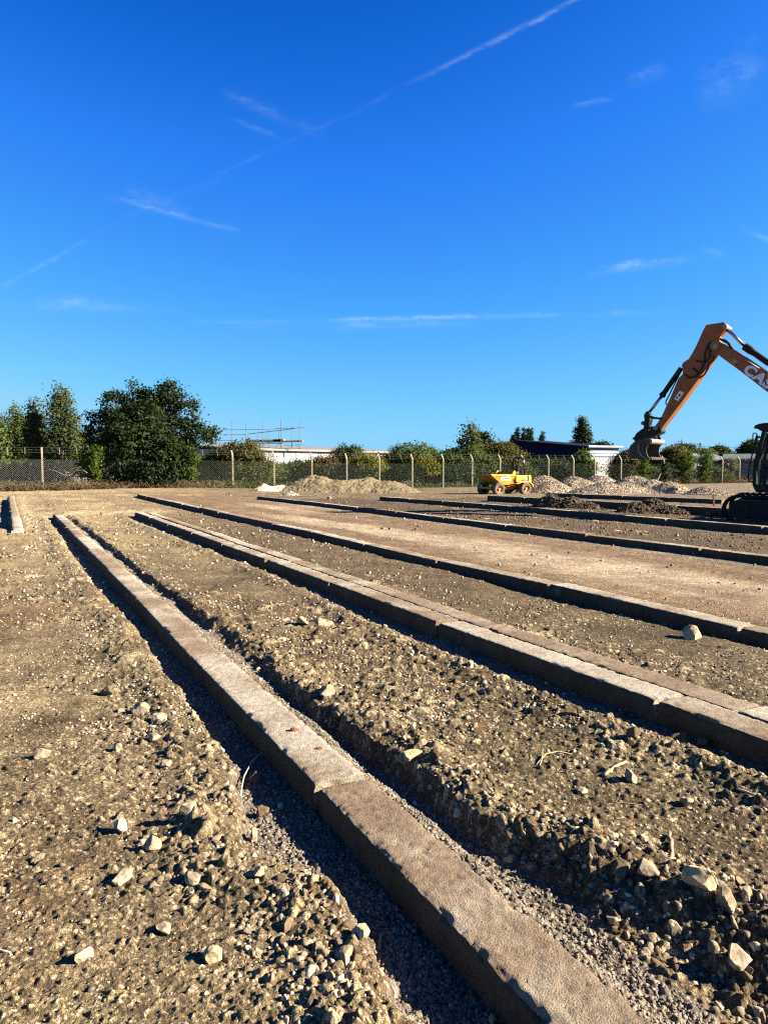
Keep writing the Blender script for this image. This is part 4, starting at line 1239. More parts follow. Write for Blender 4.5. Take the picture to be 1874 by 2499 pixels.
# the part of the fence beyond the corner, at the right
P2 = [fpt(x) for x in (1672, 1716, 1762, 1804, 1850, 1900)]
fence2 = thing('wire_fence', 'shorter run of chain-link fence at the right, seen beside the excavator cab', 'fence', fpt(1780))
for p in P2: post_mesh(p, fence2, CPOST)
for a, b_ in zip(P2[:-1], P2[1:]):
    mesh_panel(a, b_, .05, 2.02, fence2, GWIRE, .11, .0046)
    for f in (1 / 3, 2 / 3): arm_mesh(a.lerp(b_, f), fence2)
mesh_panel(P0[-1], P2[0], .05, 2.02, fence2, GWIRE, .11, .0046)
for k in range(3):
    f = .2 + .38 * k
    mb = MB()
    for a, b_ in zip(P2[:-1], P2[1:]):
        o_ = FN * (ARM * .62 * f) + Vector((0, 0, PH + ARM * .9 * f))
        mb.tube([a + o_, b_ + o_], .0055, 3, False)
    mb.build('barbed_wire', WIRE, fence2)
# raking stays of the corner post
pc = P0[-1]
for d, lab in ((-1, 'concrete stay leaning left from the ivy-covered corner post'), (1, 'concrete stay leaning right from the ivy-covered corner post')):
    b = MB()
    b.tube([pc + Vector((0, 0, 1.75)), pc + FU * (1.45 * d) - FN * .35 + Vector((0, 0, -.1))], .06, 4)
    o = b.build('fence_stay', CPOST); rebase(o, pc + FU * 1.4 * d); tag(o, lab, 'fence stay', 'stays of the fence corner')
# ivy on posts
def ivy(px, w, z0, z1, m, seed, lab, n, top=1.0):
    p = fpt(px) - FN * .12
    root = thing('ivy_plant', lab, 'ivy', (p.x, p.y, p.z), 'ivy climbing fence posts')
    hw = w / 2 * p.y / F
    lb = []
    k = 6
    for i in range(k):
        f = i / (k - 1)
        r_ = hw * (.62 + (.38 * top) * f if top > 0 else 1 - .3 * f)
        lb.append(((p.x, p.y, p.z + z0 + (z1 - z0) * f), (r_, r_, (z1 - z0) / k * .9)))
    foliage('foliage', lb, m, root, seed, n, 20, .14, .13, (.5, 1.05), .1, 10)
    b = MB()
    for q in range(4):
        b.tube([p + Vector((random.uniform(-.1, .1), random.uniform(-.1, .1), z)) for z in np.linspace(0, z1 * .9, 6)], .02, 5)
    b.build('stems', STEM, root)
ivy(231, 40, 1.2, 2.65, L_IVY, 300, 'bright green ivy topping the fence post left of the big maple', 90)
ivy(231, 20, .3, 1.4, L_IVY, 305, 'thin trailing ivy on the lower part of the post left of the maple', 40, -1)
ivy(466, 32, .9, 2.3, L_IVY, 301, 'light green creeper on the fence post right of the big maple', 70)
ivy(1569, 22, .2, 2.4, L_IVY, 302, 'narrow ivy column on the post under the digging bucket', 80, -1)
ivy(1619, 24, .2, 2.1, L_DARK, 303, 'dark ivy on the corner post between the two leaning stays', 80, -1)
ivy(1671, 38, .3, 2.75, L_IVY, 304, 'thick ivy column left of the gap showing a white wall', 130)
ivy(1717, 38, .3, 2.95, L_IVY, 306, 'thick ivy column right of the gap showing a white wall', 140)
# brambles along the foot of the fence
def brambles(name, px0, px1, n, nl, seed, lab, m, hmax=.9, off=(-.2, 1.3)):
    rng = random.Random(seed); nr = np.random.default_rng(seed)
    b = MB()
    for i in range(n):
        p = fpt(rng.uniform(px0, px1)) - FN * rng.uniform(*off)
        p.z += .0
        d = Vector((rng.uniform(-1, 1), rng.uniform(-.6, .6), 0)).normalized()
        L = rng.uniform(.5, 1.6); hh = rng.uniform(.2, hmax)
        pts = [p + d * L * f + Vector((0, 0, hh * math.sin(min(1, f * 1.1) * math.pi * .9))) for f in (0, .2, .45, .7, 1)]
        b.tube(pts, [.010, .009, .008, .006, .003], 3, False)
    o = b.build(name, STEM)
    P = []
    for i in range(nl):
        p = fpt(rng.uniform(px0, px1)) - FN * rng.uniform(*off)
        P.append((p.x, p.y, p.z + abs(rng.gauss(0, hmax * .35)) + .03))
    P = np.array(P, dtype=np.float32)
    v, f = leaves(P, nr.normal(size=P.shape) * .5 + np.array([0, 0, .6]), nr.uniform(.06, .17, len(P)), nr)
    lo = obj('leaves', v + 0, f, m, o)
    tag(o, lab, 'undergrowth', None, 'stuff')
brambles('brambles', -60, 560, 900, 5200, 1, 'dry brown brambles and weeds along the foot of the left fence', L_DRY, .75)
brambles('weeds', 380, 720, 150, 3600, 2, 'low green weeds at the foot of the fence right of the maple', L_BUSH, .7, (-1.0, .5))
brambles('weeds', 720, 1520, 200, 5000, 3, 'low green weeds along the foot of the middle fence', L_BUSH, .55, (-1.2, .15))
brambles('brambles', 1590, 1880, 300, 2600, 4, 'dry brown weeds at the foot of the right fence', L_DRY, 1.1, (-1.2, .6))
foliage_root = thing('seeding_climber', 'grey fluffy seed heads draped over the mesh left of the cab', 'climber', fpt(1783))
pq = fpt(1783)
foliage('seed_heads', [((pq.x, pq.y - .1, pq.z + 2.0), (.75, .2, .65))], L_GREY, foliage_root, 77, 70, 14, .10, .16, (.1, 1.0), .1, 0)
mb = MB()
for i in range(14):
    mb.tube([pq + FU * random.uniform(-.6, .6) + Vector((0, 0, z)) + Vector((random.uniform(-.1, .1), -.08, 0)) for z in (0, .7, 1.4, 2.1)], .012, 4)
mb.build('stems', STEM, foliage_root)
# a loop of pale hose behind the mesh at the left
HOSE = plain('pale_hose', (.34, .35, .36), .6, 0, .1, 6)
pts = [at(x, y, 46.2) for x, y in ((110, 1152), (122, 1146), (138, 1150), (155, 1158), (163, 1165), (172, 1158), (186, 1149), (203, 1147), (214, 1154))]
o = MB().tube(pts, .016, 6).build('hose', HOSE, None, True); rebase(o, pts[0]); tag(o, 'pale loop of hose caught on the mesh left of the ivy-topped post', 'hose')
pts = [at(x, y, 46.4) for x, y in ((160, 1178), (168, 1168), (180, 1170), (196, 1171), (212, 1166))]
o = MB().tube(pts, .013, 6).build('hose', HOSE, None, True); rebase(o, pts[0]); tag(o, 'lower sagging length of pale hose at the foot of the mesh', 'hose')
# ------------------------------------------------------------------ orange excavator at the right
ORANGE = plain('orange_paint', (.43, .128, .014), .5, 0, .16, 4)
BLACKM = plain('black_paint', (.014, .014, .014), .5, 0, .3, 8, 0, .22)
RUBBERM = plain('black_hose_rubber', (.014, .014, .014), .6, 0, .2, 20)
CHROME = plain('chrome_rod', (.62, .60, .58), .22, .95, .05, 20)
STEEL = plain('dirty_bucket_steel', (.12, .098, .075), .8, .1, .3, 5, .3)
BRIGHTSTEEL = plain('worn_steel', (.42, .37, .30), .55, .5, .2, 9)
TRACK = plain('muddy_track_steel', (.030, .024, .019), .9, 0, .4, 9, .5, .15)
WHITEP = plain('white_sticker', (1.2, 1.2, 1.22), .5, 0, .06, 6)
YELLOWST = plain('yellow_sticker', (.60, .46, .03), .5, 0, .08, 6)
BLACKST = plain('black_print', (.012, .012, .012), .5, 0, .1, 6)
GLASS, _nt, _N, _b = mat('tinted_cab_glass')
_b.inputs['Base Color'].default_value = (.22, .28, .27, 1)
_b.inputs['Roughness'].default_value = .04
_b.inputs['Transmission Weight'].default_value = .92
_b.inputs['IOR'].default_value = 1.05
TH = R(38)
FW = Vector((-math.cos(TH), math.sin(TH), 0)); LT = Vector((-math.sin(TH), -math.cos(TH), 0)); UPV = Vector((0, 0, 1))
OX = Vector((10.85, 21.98, 0))
ex = thing('excavator', 'orange and black tracked excavator with raised arm, cut by the right edge', 'excavator', OX + UPV * float(drop(OX.x, OX.y)))
def pl(px, py, l=0.0):
    r_ = ray(px, py)
    k = (OX + LT * l).dot(LT) / Vector((r_.x, r_.y, 0)).dot(LT)
    return Vector((r_.x * k, r_.y * k, H + r_.z * k))
def lo_(a, z, l=0.0): return OX + FW * a + LT * l + UPV * z
def cr(x, y): return 1450 + x * .2556, 760 + y * .2556
def z3(x, y): return 1520 + x * .09645, 980 + y * .09645
def z2(x, y): return 1740 + x * .12204, 1020 + y * .12204
def z4(x, y): return 1740 + x * .0808, 840 + y * .0808
def plate(pts, l, w, fn=cr):
    return [pl(*fn(*p), l) for p in pts], -LT * w
# dipper arm
b = MB(); o3, off = plate([(1063, 128), (1130, 116), (1200, 108), (1240, 118), (1258, 140), (1250, 168), (1222, 200), (1192, 235), (1186, 290), (1178, 340), (1160, 400), (1120, 462), (1075, 530), (985, 655), (840, 855), (636, 1120), (604, 1118), (578, 1092), (610, 1050), (640, 1000), (725, 815), (800, 640), (838, 600), (842, 560), (830, 512), (848, 485), (895, 455), (930, 400), (968, 330), (1030, 190)], .18, .36)
b.prism(o3, off); arm = b.build('dipper_arm', ORANGE, ex, False, .012)
# boom, with its unseen lower half
b = MB()
up_ = [pl(*cr(*p), .225) for p in [(1108, 330), (1115, 300), (1140, 282), (1180, 284), (1240, 312), (1340, 368), (1500, 475), (1659, 582)]]
dn_ = [pl(*cr(*p), .225) for p in [(1659, 778), (1500, 655), (1380, 562), (1215, 442), (1165, 400), (1125, 372)]]
ext = [lo_(-1.25, 3.75, .225), lo_(-1.75, 3.2, .225), lo_(-2.35, 1.75, .225), lo_(-2.6, 1.35, .225), lo_(-2.95, 1.45, .225), lo_(-2.75, 1.95, .225), lo_(-1.9, 2.75, .225), lo_(-1.3, 3.05, .225)]
ext = [lo_(-1.25, 3.75, .225), lo_(-1.95, 3.1, .225), lo_(-2.75, 1.75, .225), lo_(-2.9, 1.4, .225), lo_(-2.55, 1.3, .225), lo_(-2.3, 1.75, .225), lo_(-1.6, 2.6, .225), lo_(-1.1, 3.1, .225)]
b.prism(up_ + ext + dn_, -LT * .45); boom = b.build('boom', ORANGE, ex, False, .015)
b = MB()
for x, y, r_ in ((1215, 140, .115), (1150, 325, .16)):
    c = pl(*cr(x, y), .27); b.tube([c, c - LT * .54], r_, 20)
b.build('pivot_boss', ORANGE, ex, False, .008)
b = MB()
for x, y, r_ in ((1240, 143, .07), (1150, 330, .085)):
    c = pl(*cr(x, y), .30); b.tube([c, c - LT * .60], r_, 16)
b.build('pivot_pin', BRIGHTSTEEL, ex, False, .006)
# pale rail along the top of the boom, and hose clips
b = MB(); b.tube([pl(*z4(400, 95), .24), pl(*z4(900, 425), .24), pl(*z4(1385, 738), .24)], .016, 6); b.build('hydraulic_pipe', BRIGHTSTEEL, ex, True)
b = MB()
for q in (.05, -.04):
    b.tube([pl(*z4(620, 205), q), pl(*z4(1000, 425), q), pl(*z4(1659, 870), q), lo_(-1.3, 3.85, q), lo_(-2.2, 2.9, q)], .028, 6)
b.build('boom_hose', RUBBERM, ex, True)
def dec(name, pts, l, m, fn, parent, th=.004):
    mb = MB(); o_, _ = plate(pts, l, 0, fn); mb.prism(o_, LT * th); return mb.build(name, m, parent)
dec('warning_sticker', [(465, 505), (560, 400), (765, 545), (680, 655)], .2255, YELLOWST, z4, boom)
dec('warning_triangle', [(500, 500), (560, 430), (600, 540)], .2300, BLACKST, z4, boom, .002)
dec('warning_triangle', [(535, 505), (562, 470), (578, 520)], .2325, YELLOWST, z4, boom, .002)
dec('warning_mark', [(640, 590), (655, 570), (700, 590), (735, 560), (745, 575), (700, 640), (680, 625)], .2300, BLACKST, z4, boom, .002)
st_ = dec('white_sticker', [(812, 757), (852, 775), (798, 858), (760, 835)], .1805, WHITEP, cr, arm)
dec('sticker_print', [(808, 790), (818, 780), (822, 800), (806, 815), (800, 806)], .1850, BLACKST, cr, arm, .002)
dec('sticker_print', [(784, 812), (796, 818), (788, 832), (776, 826)], .1850, BLACKST, cr, arm, .002)
# the maker's lettering on the boom
def lettering(name, text, m, lft, base_px, along_px, hgt, off, depth, parent, shear=0.0, wide=1.0):
    cu = bpy.data.curves.new(name, 'FONT')
    cu.body = text; cu.size = 1.0; cu.extrude = .004; cu.offset = off; cu.space_character = 1.12; cu.shear = shear
    tmp = bpy.data.objects.new(name, cu); COL.objects.link(tmp)
    dg = bpy.context.evaluated_depsgraph_get()
    me = bpy.data.meshes.new_from_object(tmp.evaluated_get(dg))
    bpy.data.objects.remove(tmp)
    p0 = pl(*base_px, lft); p1 = pl(*along_px, lft)
    ux = (p1 - p0).normalized(); uy = ux.cross(-LT).normalized()
    if uy.z < 0: uy = -uy
    k = hgt / .70
    vs = [p0 + ux * (v.co.x * k * wide) + uy * (v.co.y * k) + LT * (depth + v.co.z * .5) for v in me.vertices]
    fs = [tuple(q.vertices) for q in me.polygons]
    bpy.data.meshes.remove(me)
    return obj(name, vs, fs, m, parent)
try:
    lettering('lettering_outline', 'CASE', BLACKST, .2255, (1810.5, 905.5), (1855, 937.5), .27, .085, .001, boom, .06, 1.18)
    lettering('lettering', 'CASE', WHITEP, .2255, (1810.5, 905.5), (1855, 937.5), .27, .055, .0045, boom, .06, 1.18)
except Exception as e_:
    print('lettering', e_)
# cylinders
def cyl(p0, p1, p2, rr, rb, name, l=0.0):
    c = MB(); c.tube([p1, p2], rb, 14); c.tube([p1, p1.lerp(p2, .10)], rb * 1.28, 14); c.tube([p1.lerp(p2, .10), p1.lerp(p2, .13)], rb * 1.12, 14)
    o = c.build(name, BLACKM, ex, False, .008)
    d = MB(); d.tube([p0, p1], rr, 12); d.build('piston_rod', CHROME, o, True)
    e = MB(); e.tube([p0 + LT * rb, p0 - LT * rb], rr * 1.5, 12); e.build('rod_eye', BLACKM, o, False, .005)
    return o
cyl(pl(*cr(1245, 150)), pl(*cr(1430, 332)), lo_(-1.75, 3.45), .052, .088, 'arm_cylinder')
bc = cyl(pl(*cr(512, 975)), pl(*cr(640, 812)), pl(*cr(828, 540)), .048, .080, 'bucket_cylinder')
b = MB(); b.tube([pl(*cr(840, 545), .05), pl(*cr(740, 740), .14), pl(*cr(715, 795), .12), pl(*cr(680, 860), .1), pl(*cr(685, 890), .19)], .02, 6); b.build('hydraulic_hose', RUBBERM, bc, True)
for pts in ([(1120, 282), (1080, 320), (1052, 400), (1045, 480), (1010, 580), (960, 620), (900, 635), (860, 600)], [(1130, 290), (1095, 350), (1100, 430), (1060, 480), (1000, 478), (965, 470)], [(1145, 420), (1130, 470), (1095, 495), (1085, 540), (1050, 600), (1000, 640)], [(1195, 262), (1250, 275), (1290, 310), (1320, 360)], [(1200, 268), (1265, 300), (1300, 345)], [(935, 540), (975, 570), (985, 610)]):
    b = MB(); b.tube([pl(*cr(*p), .23) for p in pts], .026, 7); b.build('hydraulic_hose', RUBBERM, ex, True)
# linkage and quick hitch
b = MB()
for l in (.2, -.14):
    b.prism([pl(*z3(*p), l) for p in [(535, 300), (600, 310), (665, 350), (760, 380), (890, 400), (955, 395), (975, 430), (940, 460), (860, 450), (760, 440), (660, 410), (560, 420), (515, 370)]], -LT * .06)
b.build('bucket_link', BLACKM, ex, False, .006)
b = MB()
b.prism([pl(*z3(*p), .17) for p in [(525, 340), (660, 340), (655, 470), (640, 560), (635, 680), (510, 690), (520, 600), (450, 580), (440, 540), (470, 500), (535, 490)]], -LT * .34)
b.build('link_arm', BLACKM, ex, False, .006)
b = MB()
c = pl(*z3(490, 546), .175); b.tube([c, c + LT * .03], .03, 10); b.build('lifting_eye', BRIGHTSTEEL, ex)
b = MB()
b.prism([pl(*z3(*p), .22) for p in [(690, 640), (800, 615), (870, 640), (890, 700), (960, 700), (965, 760), (920, 810), (860, 830), (800, 880), (700, 900), (560, 930), (420, 960), (300, 1010), (265, 960), (230, 960), (225, 925), (270, 900), (330, 800), (430, 720), (520, 670)]], -LT * .44)
hitch = b.build('quick_hitch', BLACKM, ex, False, .012)
b = MB(); c = pl(*z3(822, 668), .23); b.tube([c, c + LT * .03], .07, 14); b.tube([c, c + LT * .05], .04, 14); b.build('hitch_pin', BRIGHTSTEEL, hitch)
dec('hitch_sticker', [(620, 705), (710, 680), (705, 720), (630, 740)], .221, BRIGHTSTEEL, z3, hitch, .003)
# bucket: two side plates, a curved shell, a tube along its back edge, a toothed lip
BW = .60
side = [(420, 960), (300, 1000), (190, 1110), (130, 1220), (120, 1320), (165, 1400), (250, 1440), (430, 1458), (560, 1465), (690, 1468), (640, 1395), (598, 1310), (590, 1230), (606, 1150), (650, 1080), (690, 1030), (640, 960), (560, 935)]
near_ = [pl(*z3(*p), BW) for p in side]
def prof_pt(p, l): return p + LT * (l - BW)
bucket = None
b = MB()
n_shell = list(range(0, 10))
inner = []
cen = sum(near_, Vector()) / len(near_)
for i in range(9):
    p, q = near_[i], near_[i + 1]
    pi, qi = p.lerp(cen, .05), q.lerp(cen, .05)
    b.prism([p, q, qi, pi], -LT * (2 * BW))
bucket = b.build('bucket', STEEL, ex)
for l in (BW + .02, -BW + .02):
    b = MB(); b.prism([prof_pt(p, l) for p in near_], -LT * .035); b.build('side_plate', STEEL, bucket, False, .006)
b = MB()
cpt = near_[15].lerp(near_[16], .4)
b.tube([prof_pt(cpt, BW + .01), prof_pt(cpt, -BW)], .085, 14); b.build('torque_tube', BRIGHTSTEEL, bucket, False, .004)
b = MB()
for l in (.24, -.18):
    b.prism([prof_pt(p, l) for p in (near_[0], near_[17].lerp(near_[0], .5), near_[16], near_[15].lerp(near_[16], .3), pl(*z3(760, 900), BW), pl(*z3(700, 860), BW), pl(*z3(500, 890), BW))], -LT * .05)
b.build('hanger_plate', STEEL, bucket, False, .006)
b = MB()
lip0 = near_[9]; d_ = (near_[9] - near_[8]).normalized()
b.prism([lip0 - d_ * .16, lip0 + d_ * .06, lip0 + d_ * .06 + UPV * .035, lip0 - d_ * .16 + UPV * .045], -LT * (2 * BW))
b.build('cutting_lip', BRIGHTSTEEL, bucket, False, .004)
for i in range(6):
    l = BW - .06 - i * (2 * BW - .12) / 5
    b = MB(); t0 = prof_pt(lip0, l)
    b.prism([t0 - d_ * .10 + UPV * .03, t0 - d_ * .02 + UPV * .085, t0 + d_ * .12 + UPV * .02, t0 + d_ * .05], -LT * .07)
    b.build('tooth', BRIGHTSTEEL, bucket)
b = MB()
b.prism([prof_pt(pl(*z3(*p), BW), BW + .034) for p in [(392, 1090), (420, 1085), (402, 1180), (425, 1280), (500, 1370), (600, 1440), (570, 1445), (460, 1380), (395, 1280), (378, 1180)]], LT * .012)
b.build('wear_strip', BRIGHTSTEEL, bucket)
# cab (on the side of the boom towards the camera)
CL = 1.32
def cab(pts, l, w, name, m, parent, bev=.01, fn=z2):
    mb = MB(); mb.prism([pl(*fn(*p), l) for p in pts], -LT * w); return mb.build(name, m, parent, False, bev)
cabo = cab([(775, 1340), (2150, 1340), (2150, 1500), (850, 1492), (800, 1400)], CL, .98, 'cab', BLACKM, ex, .02)
cab([(820, 150), (900, 118), (990, 100), (1200, 88), (2050, 95), (2120, 180), (2050, 245), (1150, 240), (1000, 270), (905, 245), (890, 212), (800, 208)], CL + .01, 1.0, 'cab_roof', BLACKM, cabo, .02)
cab([(800, 208), (890, 212), (900, 190), (815, 180)], CL + .012, 1.004, 'roof_visor', GLASS, cabo, 0)
for l in (CL, CL - .92):
    cab([(968, 250), (1050, 250), (960, 560), (880, 880), (845, 1100), (840, 1345), (775, 1345), (778, 1100), (800, 870), (880, 600)], l, .06, 'front_pillar', BLACKM, cabo)
    cab([(1105, 250), (1160, 250), (1085, 620), (1030, 900), (960, 1180), (950, 1345), (905, 1345), (915, 1150), (965, 900), (1040, 560)], l, .05, 'door_frame', BLACKM, cabo)
    cab([(1600, 250), (1680, 250), (1680, 1345), (1600, 1345)], l, .06, 'rear_pillar', BLACKM, cabo)
    cab([(2040, 250), (2110, 250), (2150, 1345), (2060, 1345)], l, .06, 'rear_pillar', BLACKM, cabo)
cab([(1045, 255), (1105, 255), (1040, 560), (965, 900), (915, 1150), (905, 1343), (842, 1343), (846, 1100), (882, 880), (962, 560)], CL - .02, .008, 'side_window', GLASS, cabo, 0)
cab([(1158, 255), (1600, 255), (1600, 1343), (952, 1343), (962, 1180), (1032, 900), (1087, 620)], CL - .02, .008, 'door_window', GLASS, cabo, 0)
mb = MB(); fp = [pl(*z2(*p), CL - .06) for p in [(966, 290), (885, 600), (805, 870), (783, 1100), (780, 1340)]]
for a_, b_ in zip(fp[:-1], fp[1:]): mb.prism([a_, b_, b_ - FW * .008, a_ - FW * .008], -LT * .86)
mb.build('windscreen', GLASS, cabo)
cab([(1130, 830), (1260, 600), (1420, 560), (1460, 1180), (1150, 1200), (1080, 1120)], CL - .3, .42, 'seat', BLACKM, cabo, .03)
cab([(985, 1000), (1040, 900), (1080, 930), (1030, 1343), (960, 1343)], CL - .12, .16, 'console', BLACKM, cabo, .02)
mb = MB(); mb.tube([pl(*z2(*p), CL + .04) for p in [(830, 470), (800, 600), (765, 760), (725, 930), (700, 1080), (690, 1180), (705, 1260), (780, 1285)]], .020, 7); mb.build('handrail', BLACKM, cabo, True)
mb = MB(); mb.tube([pl(*z2(*p), CL + .04) for p in [(785, 430), (790, 320), (810, 302), (850, 305), (872, 330), (870, 400)]], .016, 7); mb.build('mirror_bracket', BLACKM, cabo, True)
cab([(850, 340), (872, 345), (868, 440), (850, 500), (815, 510), (818, 430)], CL + .06, .12, 'mirror', BLACKM, cabo, .01)
mb = MB(); mb.tube([pl(*z2(870, 385), CL + .04), pl(*z2(912, 392), CL + .0)], .02, 8); mb.tube([pl(*z2(890, 372), CL + .02), pl(*z2(905, 405), CL + .02)], .05, 8); mb.build('work_lamp', BLACKM, cabo)
# house, counterweight and turntable: beyond the right edge of the photograph
def blk(a0, a1, l0, l1, za, zb, name, m, bev=.05):
    mb = MB(); mb.prism([lo_(a0, za, l0), lo_(a1, za, l0), lo_(a1, zb, l0), lo_(a0, zb, l0)], LT * (l1 - l0)); return mb.build(name, m, ex, False, bev)
blk(-2.05, -4.6, -1.3, .28, .95, 2.05, 'engine_house', ORANGE)
blk(-2.35, -4.6, .3, 1.3, .95, 1.95, 'engine_house', ORANGE)
blk(-4.62, -5.3, -1.3, 1.3, .98, 2.0, 'counterweight', BLACKM, .12)
b = MB(); b.tube([lo_(-2.6, .62), lo_(-2.6, .94)], .75, 28); b.build('turntable', BLACKM, ex)
# tracks
TT_ = R(30)
TF = Vector((-math.cos(TT_), math.sin(TT_), 0)); TL = Vector((-math.sin(TT_), -math.cos(TT_), 0))
front = at(1762, 1240, 20.9); front.z = 0
def trk(latoff, name):
    base = front - TL * latoff
    gz0 = float(drop(base.x, base.y)) + .03
    Lk, hh, w = 3.7, .76, .5
    r_ = hh / 2
    prof = []
    for k in range(13): a = math.pi / 2 + math.pi * k / 12; prof.append((-r_ + r_ * -math.cos(a) * -1 * -1, r_ + r_ * math.sin(a)))
    prof = [( -r_ + r_ * math.cos(math.pi / 2 - math.pi * k / 12), r_ + r_ * math.sin(math.pi / 2 - math.pi * k / 12)) for k in range(13)]
    prof += [(-Lk + r_ - r_ * math.sin(math.pi * k / 12), r_ - r_ * math.cos(math.pi * k / 12)) for k in range(13)]
    P_ = [base + TF * a + UPV * (z * (1.0) + gz0) for a, z in prof]
    mb = MB()
    cen_ = sum(P_, Vector()) / len(P_)
    inn = [p + (Vector((0, 0, cen_.z)) - Vector((0, 0, p.z))) * .13 + TF * (.05 if (p - base).dot(TF) < -Lk / 2 else -.05) for p in P_]
    for i in range(len(P_)):
        j = (i + 1) % len(P_)
        mb.prism([P_[i], P_[j], inn[j], inn[i]], -TL * w)
    t_o = mb.build(name, TRACK, ex)
    # shoes
    per = []
    for i in range(len(P_)):
        j = (i + 1) % len(P_); d = (P_[j] - P_[i]).length; n = max(1, int(d / .17))
        for q in range(n): per.append((P_[i].lerp(P_[j], (q + .5) / n), (P_[j] - P_[i]).normalized()))
    mb = MB()
    for p, d in per:
        nn = TL.cross(d).normalized()
        if (p - cen_).dot(nn) < 0: nn = -nn
        mb.prism([p - d * .065, p + d * .065, p + d * .065 + nn * .012, p + d * .01 + nn * .035, p - d * .02 + nn * .035, p - d * .065 + nn * .012], -TL * w)
    mb.build('track_shoes', TRACK, t_o)
    mb = MB(); mb.prism([base + TF * a + UPV * (z + gz0) - TL * .12 for a, z in ((-.30, .14), (-.30, .62), (-3.45, .64), (-3.45, .12))], -TL * .30); mb.build('track_frame', BLACKM, t_o, False, .02)
    for a in (-.42, -Lk + .42):
        c = base + TF * a + UPV * (.38 + gz0) - TL * .06
        mb = MB(); mb.tube([c, c - TL * .36], .27, 20); mb.tube([c + TL * .03, c - TL * .4], .11, 14); mb.build('idler_wheel', BLACKM, t_o)
    for k in range(6):
        c = base + TF * (-.85 - k * .42) + UPV * (.17 + gz0) - TL * .05
        mb = MB(); mb.tube([c, c - TL * .38], .095, 12); mb.build('track_roller', BLACKM, t_o)
trk(0, 'track'); trk(2.1, 'track')

# ------------------------------------------------------------------ yellow site dumper
DY = plain('yellow_paint', (.78, .40, .010), .5, 0, .14, 3)
DYD = plain('scratched_skip_inside', (.26, .17, .055), .7, 0, .35, 5)
MUD = plain('dusty_tyre', (.20, .17, .13), .95, 0, .4, 12, .6)
RIM = plain('orange_rim', (.40, .10, .015), .5, 0, .2, 6)
RIMY = plain('yellow_rim', (.70, .46, .10), .6, 0, .2, 6)
PHI = R(30)
DF = Vector((-math.cos(PHI), -math.sin(PHI), 0)); DN = Vector((math.sin(PHI), -math.cos(PHI), 0))   # forward; towards the camera
DX = at(1281.3, HOR, 45.2); DX.z = float(drop(DX.x, DX.y)) + .01
DX = DX - DN * .72
du = thing('site_dumper', 'bright yellow four-wheeled site dumper with roll bar by the stone heaps', 'dumper', DX)
def dw(x, z, y=0.0): return DX + DF * x + DN * y + UPV * z
def dpr(pts, y0, y1, name, m, parent=None, bev=.012):
    mb = MB(); mb.prism([dw(x, z, y0) for x, z in pts], DN * (y1 - y0)); return mb.build(name, m, parent or du, False, bev)
def wheel(x, y):
    c = dw(x, .40, y); ax = DN if y > 0 else -DN
    mb = MB(); n = 26
    prof = [(.21, -.13), (.33, -.15), (.385, -.11), (.40, 0), (.385, .11), (.33, .15), (.21, .13)]
    vs, fs = [], []
    for k in range(n):
        a = 2 * math.pi * k / n
        rd = DF * math.cos(a) + UPV * math.sin(a)
        for r_, t in prof: vs.append(c + rd * r_ + ax * t)
    m_ = len(prof)
    for k in range(n):
        for i in range(m_):
            fs.append((k * m_ + i, ((k + 1) % n) * m_ + i, ((k + 1) % n) * m_ + (i + 1) % m_, k * m_ + (i + 1) % m_))
    mb.add(vs, fs)
    w_ = mb.build('wheel', MUD, du, True)
    mb = MB()
    for k in range(16):
        a = 2 * math.pi * k / 16
        for s_ in (-1, 1):
            a2 = a + (.1 if s_ > 0 else 0)
            rd = DF * math.cos(a2) + UPV * math.sin(a2); tg = -DF * math.sin(a2) + UPV * math.cos(a2)
            q = c + rd * .375
            mb.prism([q - tg * .02, q + tg * .03, q + tg * .07 + ax * (s_ * .15) - rd * .03, q + tg * .02 + ax * (s_ * .15) - rd * .03], rd * .04)
    mb.build('tread', MUD, w_)
    mb = MB(); rp = [(.215, .13), (.20, .15), (.18, .10), (.12, .06), (0, .06)]
    vs, fs = [], []
    for k in range(n):
        a = 2 * math.pi * k / n; rd = DF * math.cos(a) + UPV * math.sin(a)
        for r_, t in rp: vs.append(c + rd * r_ + ax * t)
    for k in range(n):
        for i in range(len(rp) - 1): fs.append((k * 5 + i, ((k + 1) % n) * 5 + i, ((k + 1) % n) * 5 + i + 1, k * 5 + i + 1))
    mb.add(vs, fs); mb.build('rim', RIM if True else RIMY, w_, True)
    mb = MB(); mb.tube([c + ax * .05, c + ax * .15], .075, 14); mb.build('hub', RIMY, w_, False, .006)
for x in (0, 2.05):
    for y in (.72, -.72): wheel(x, y)
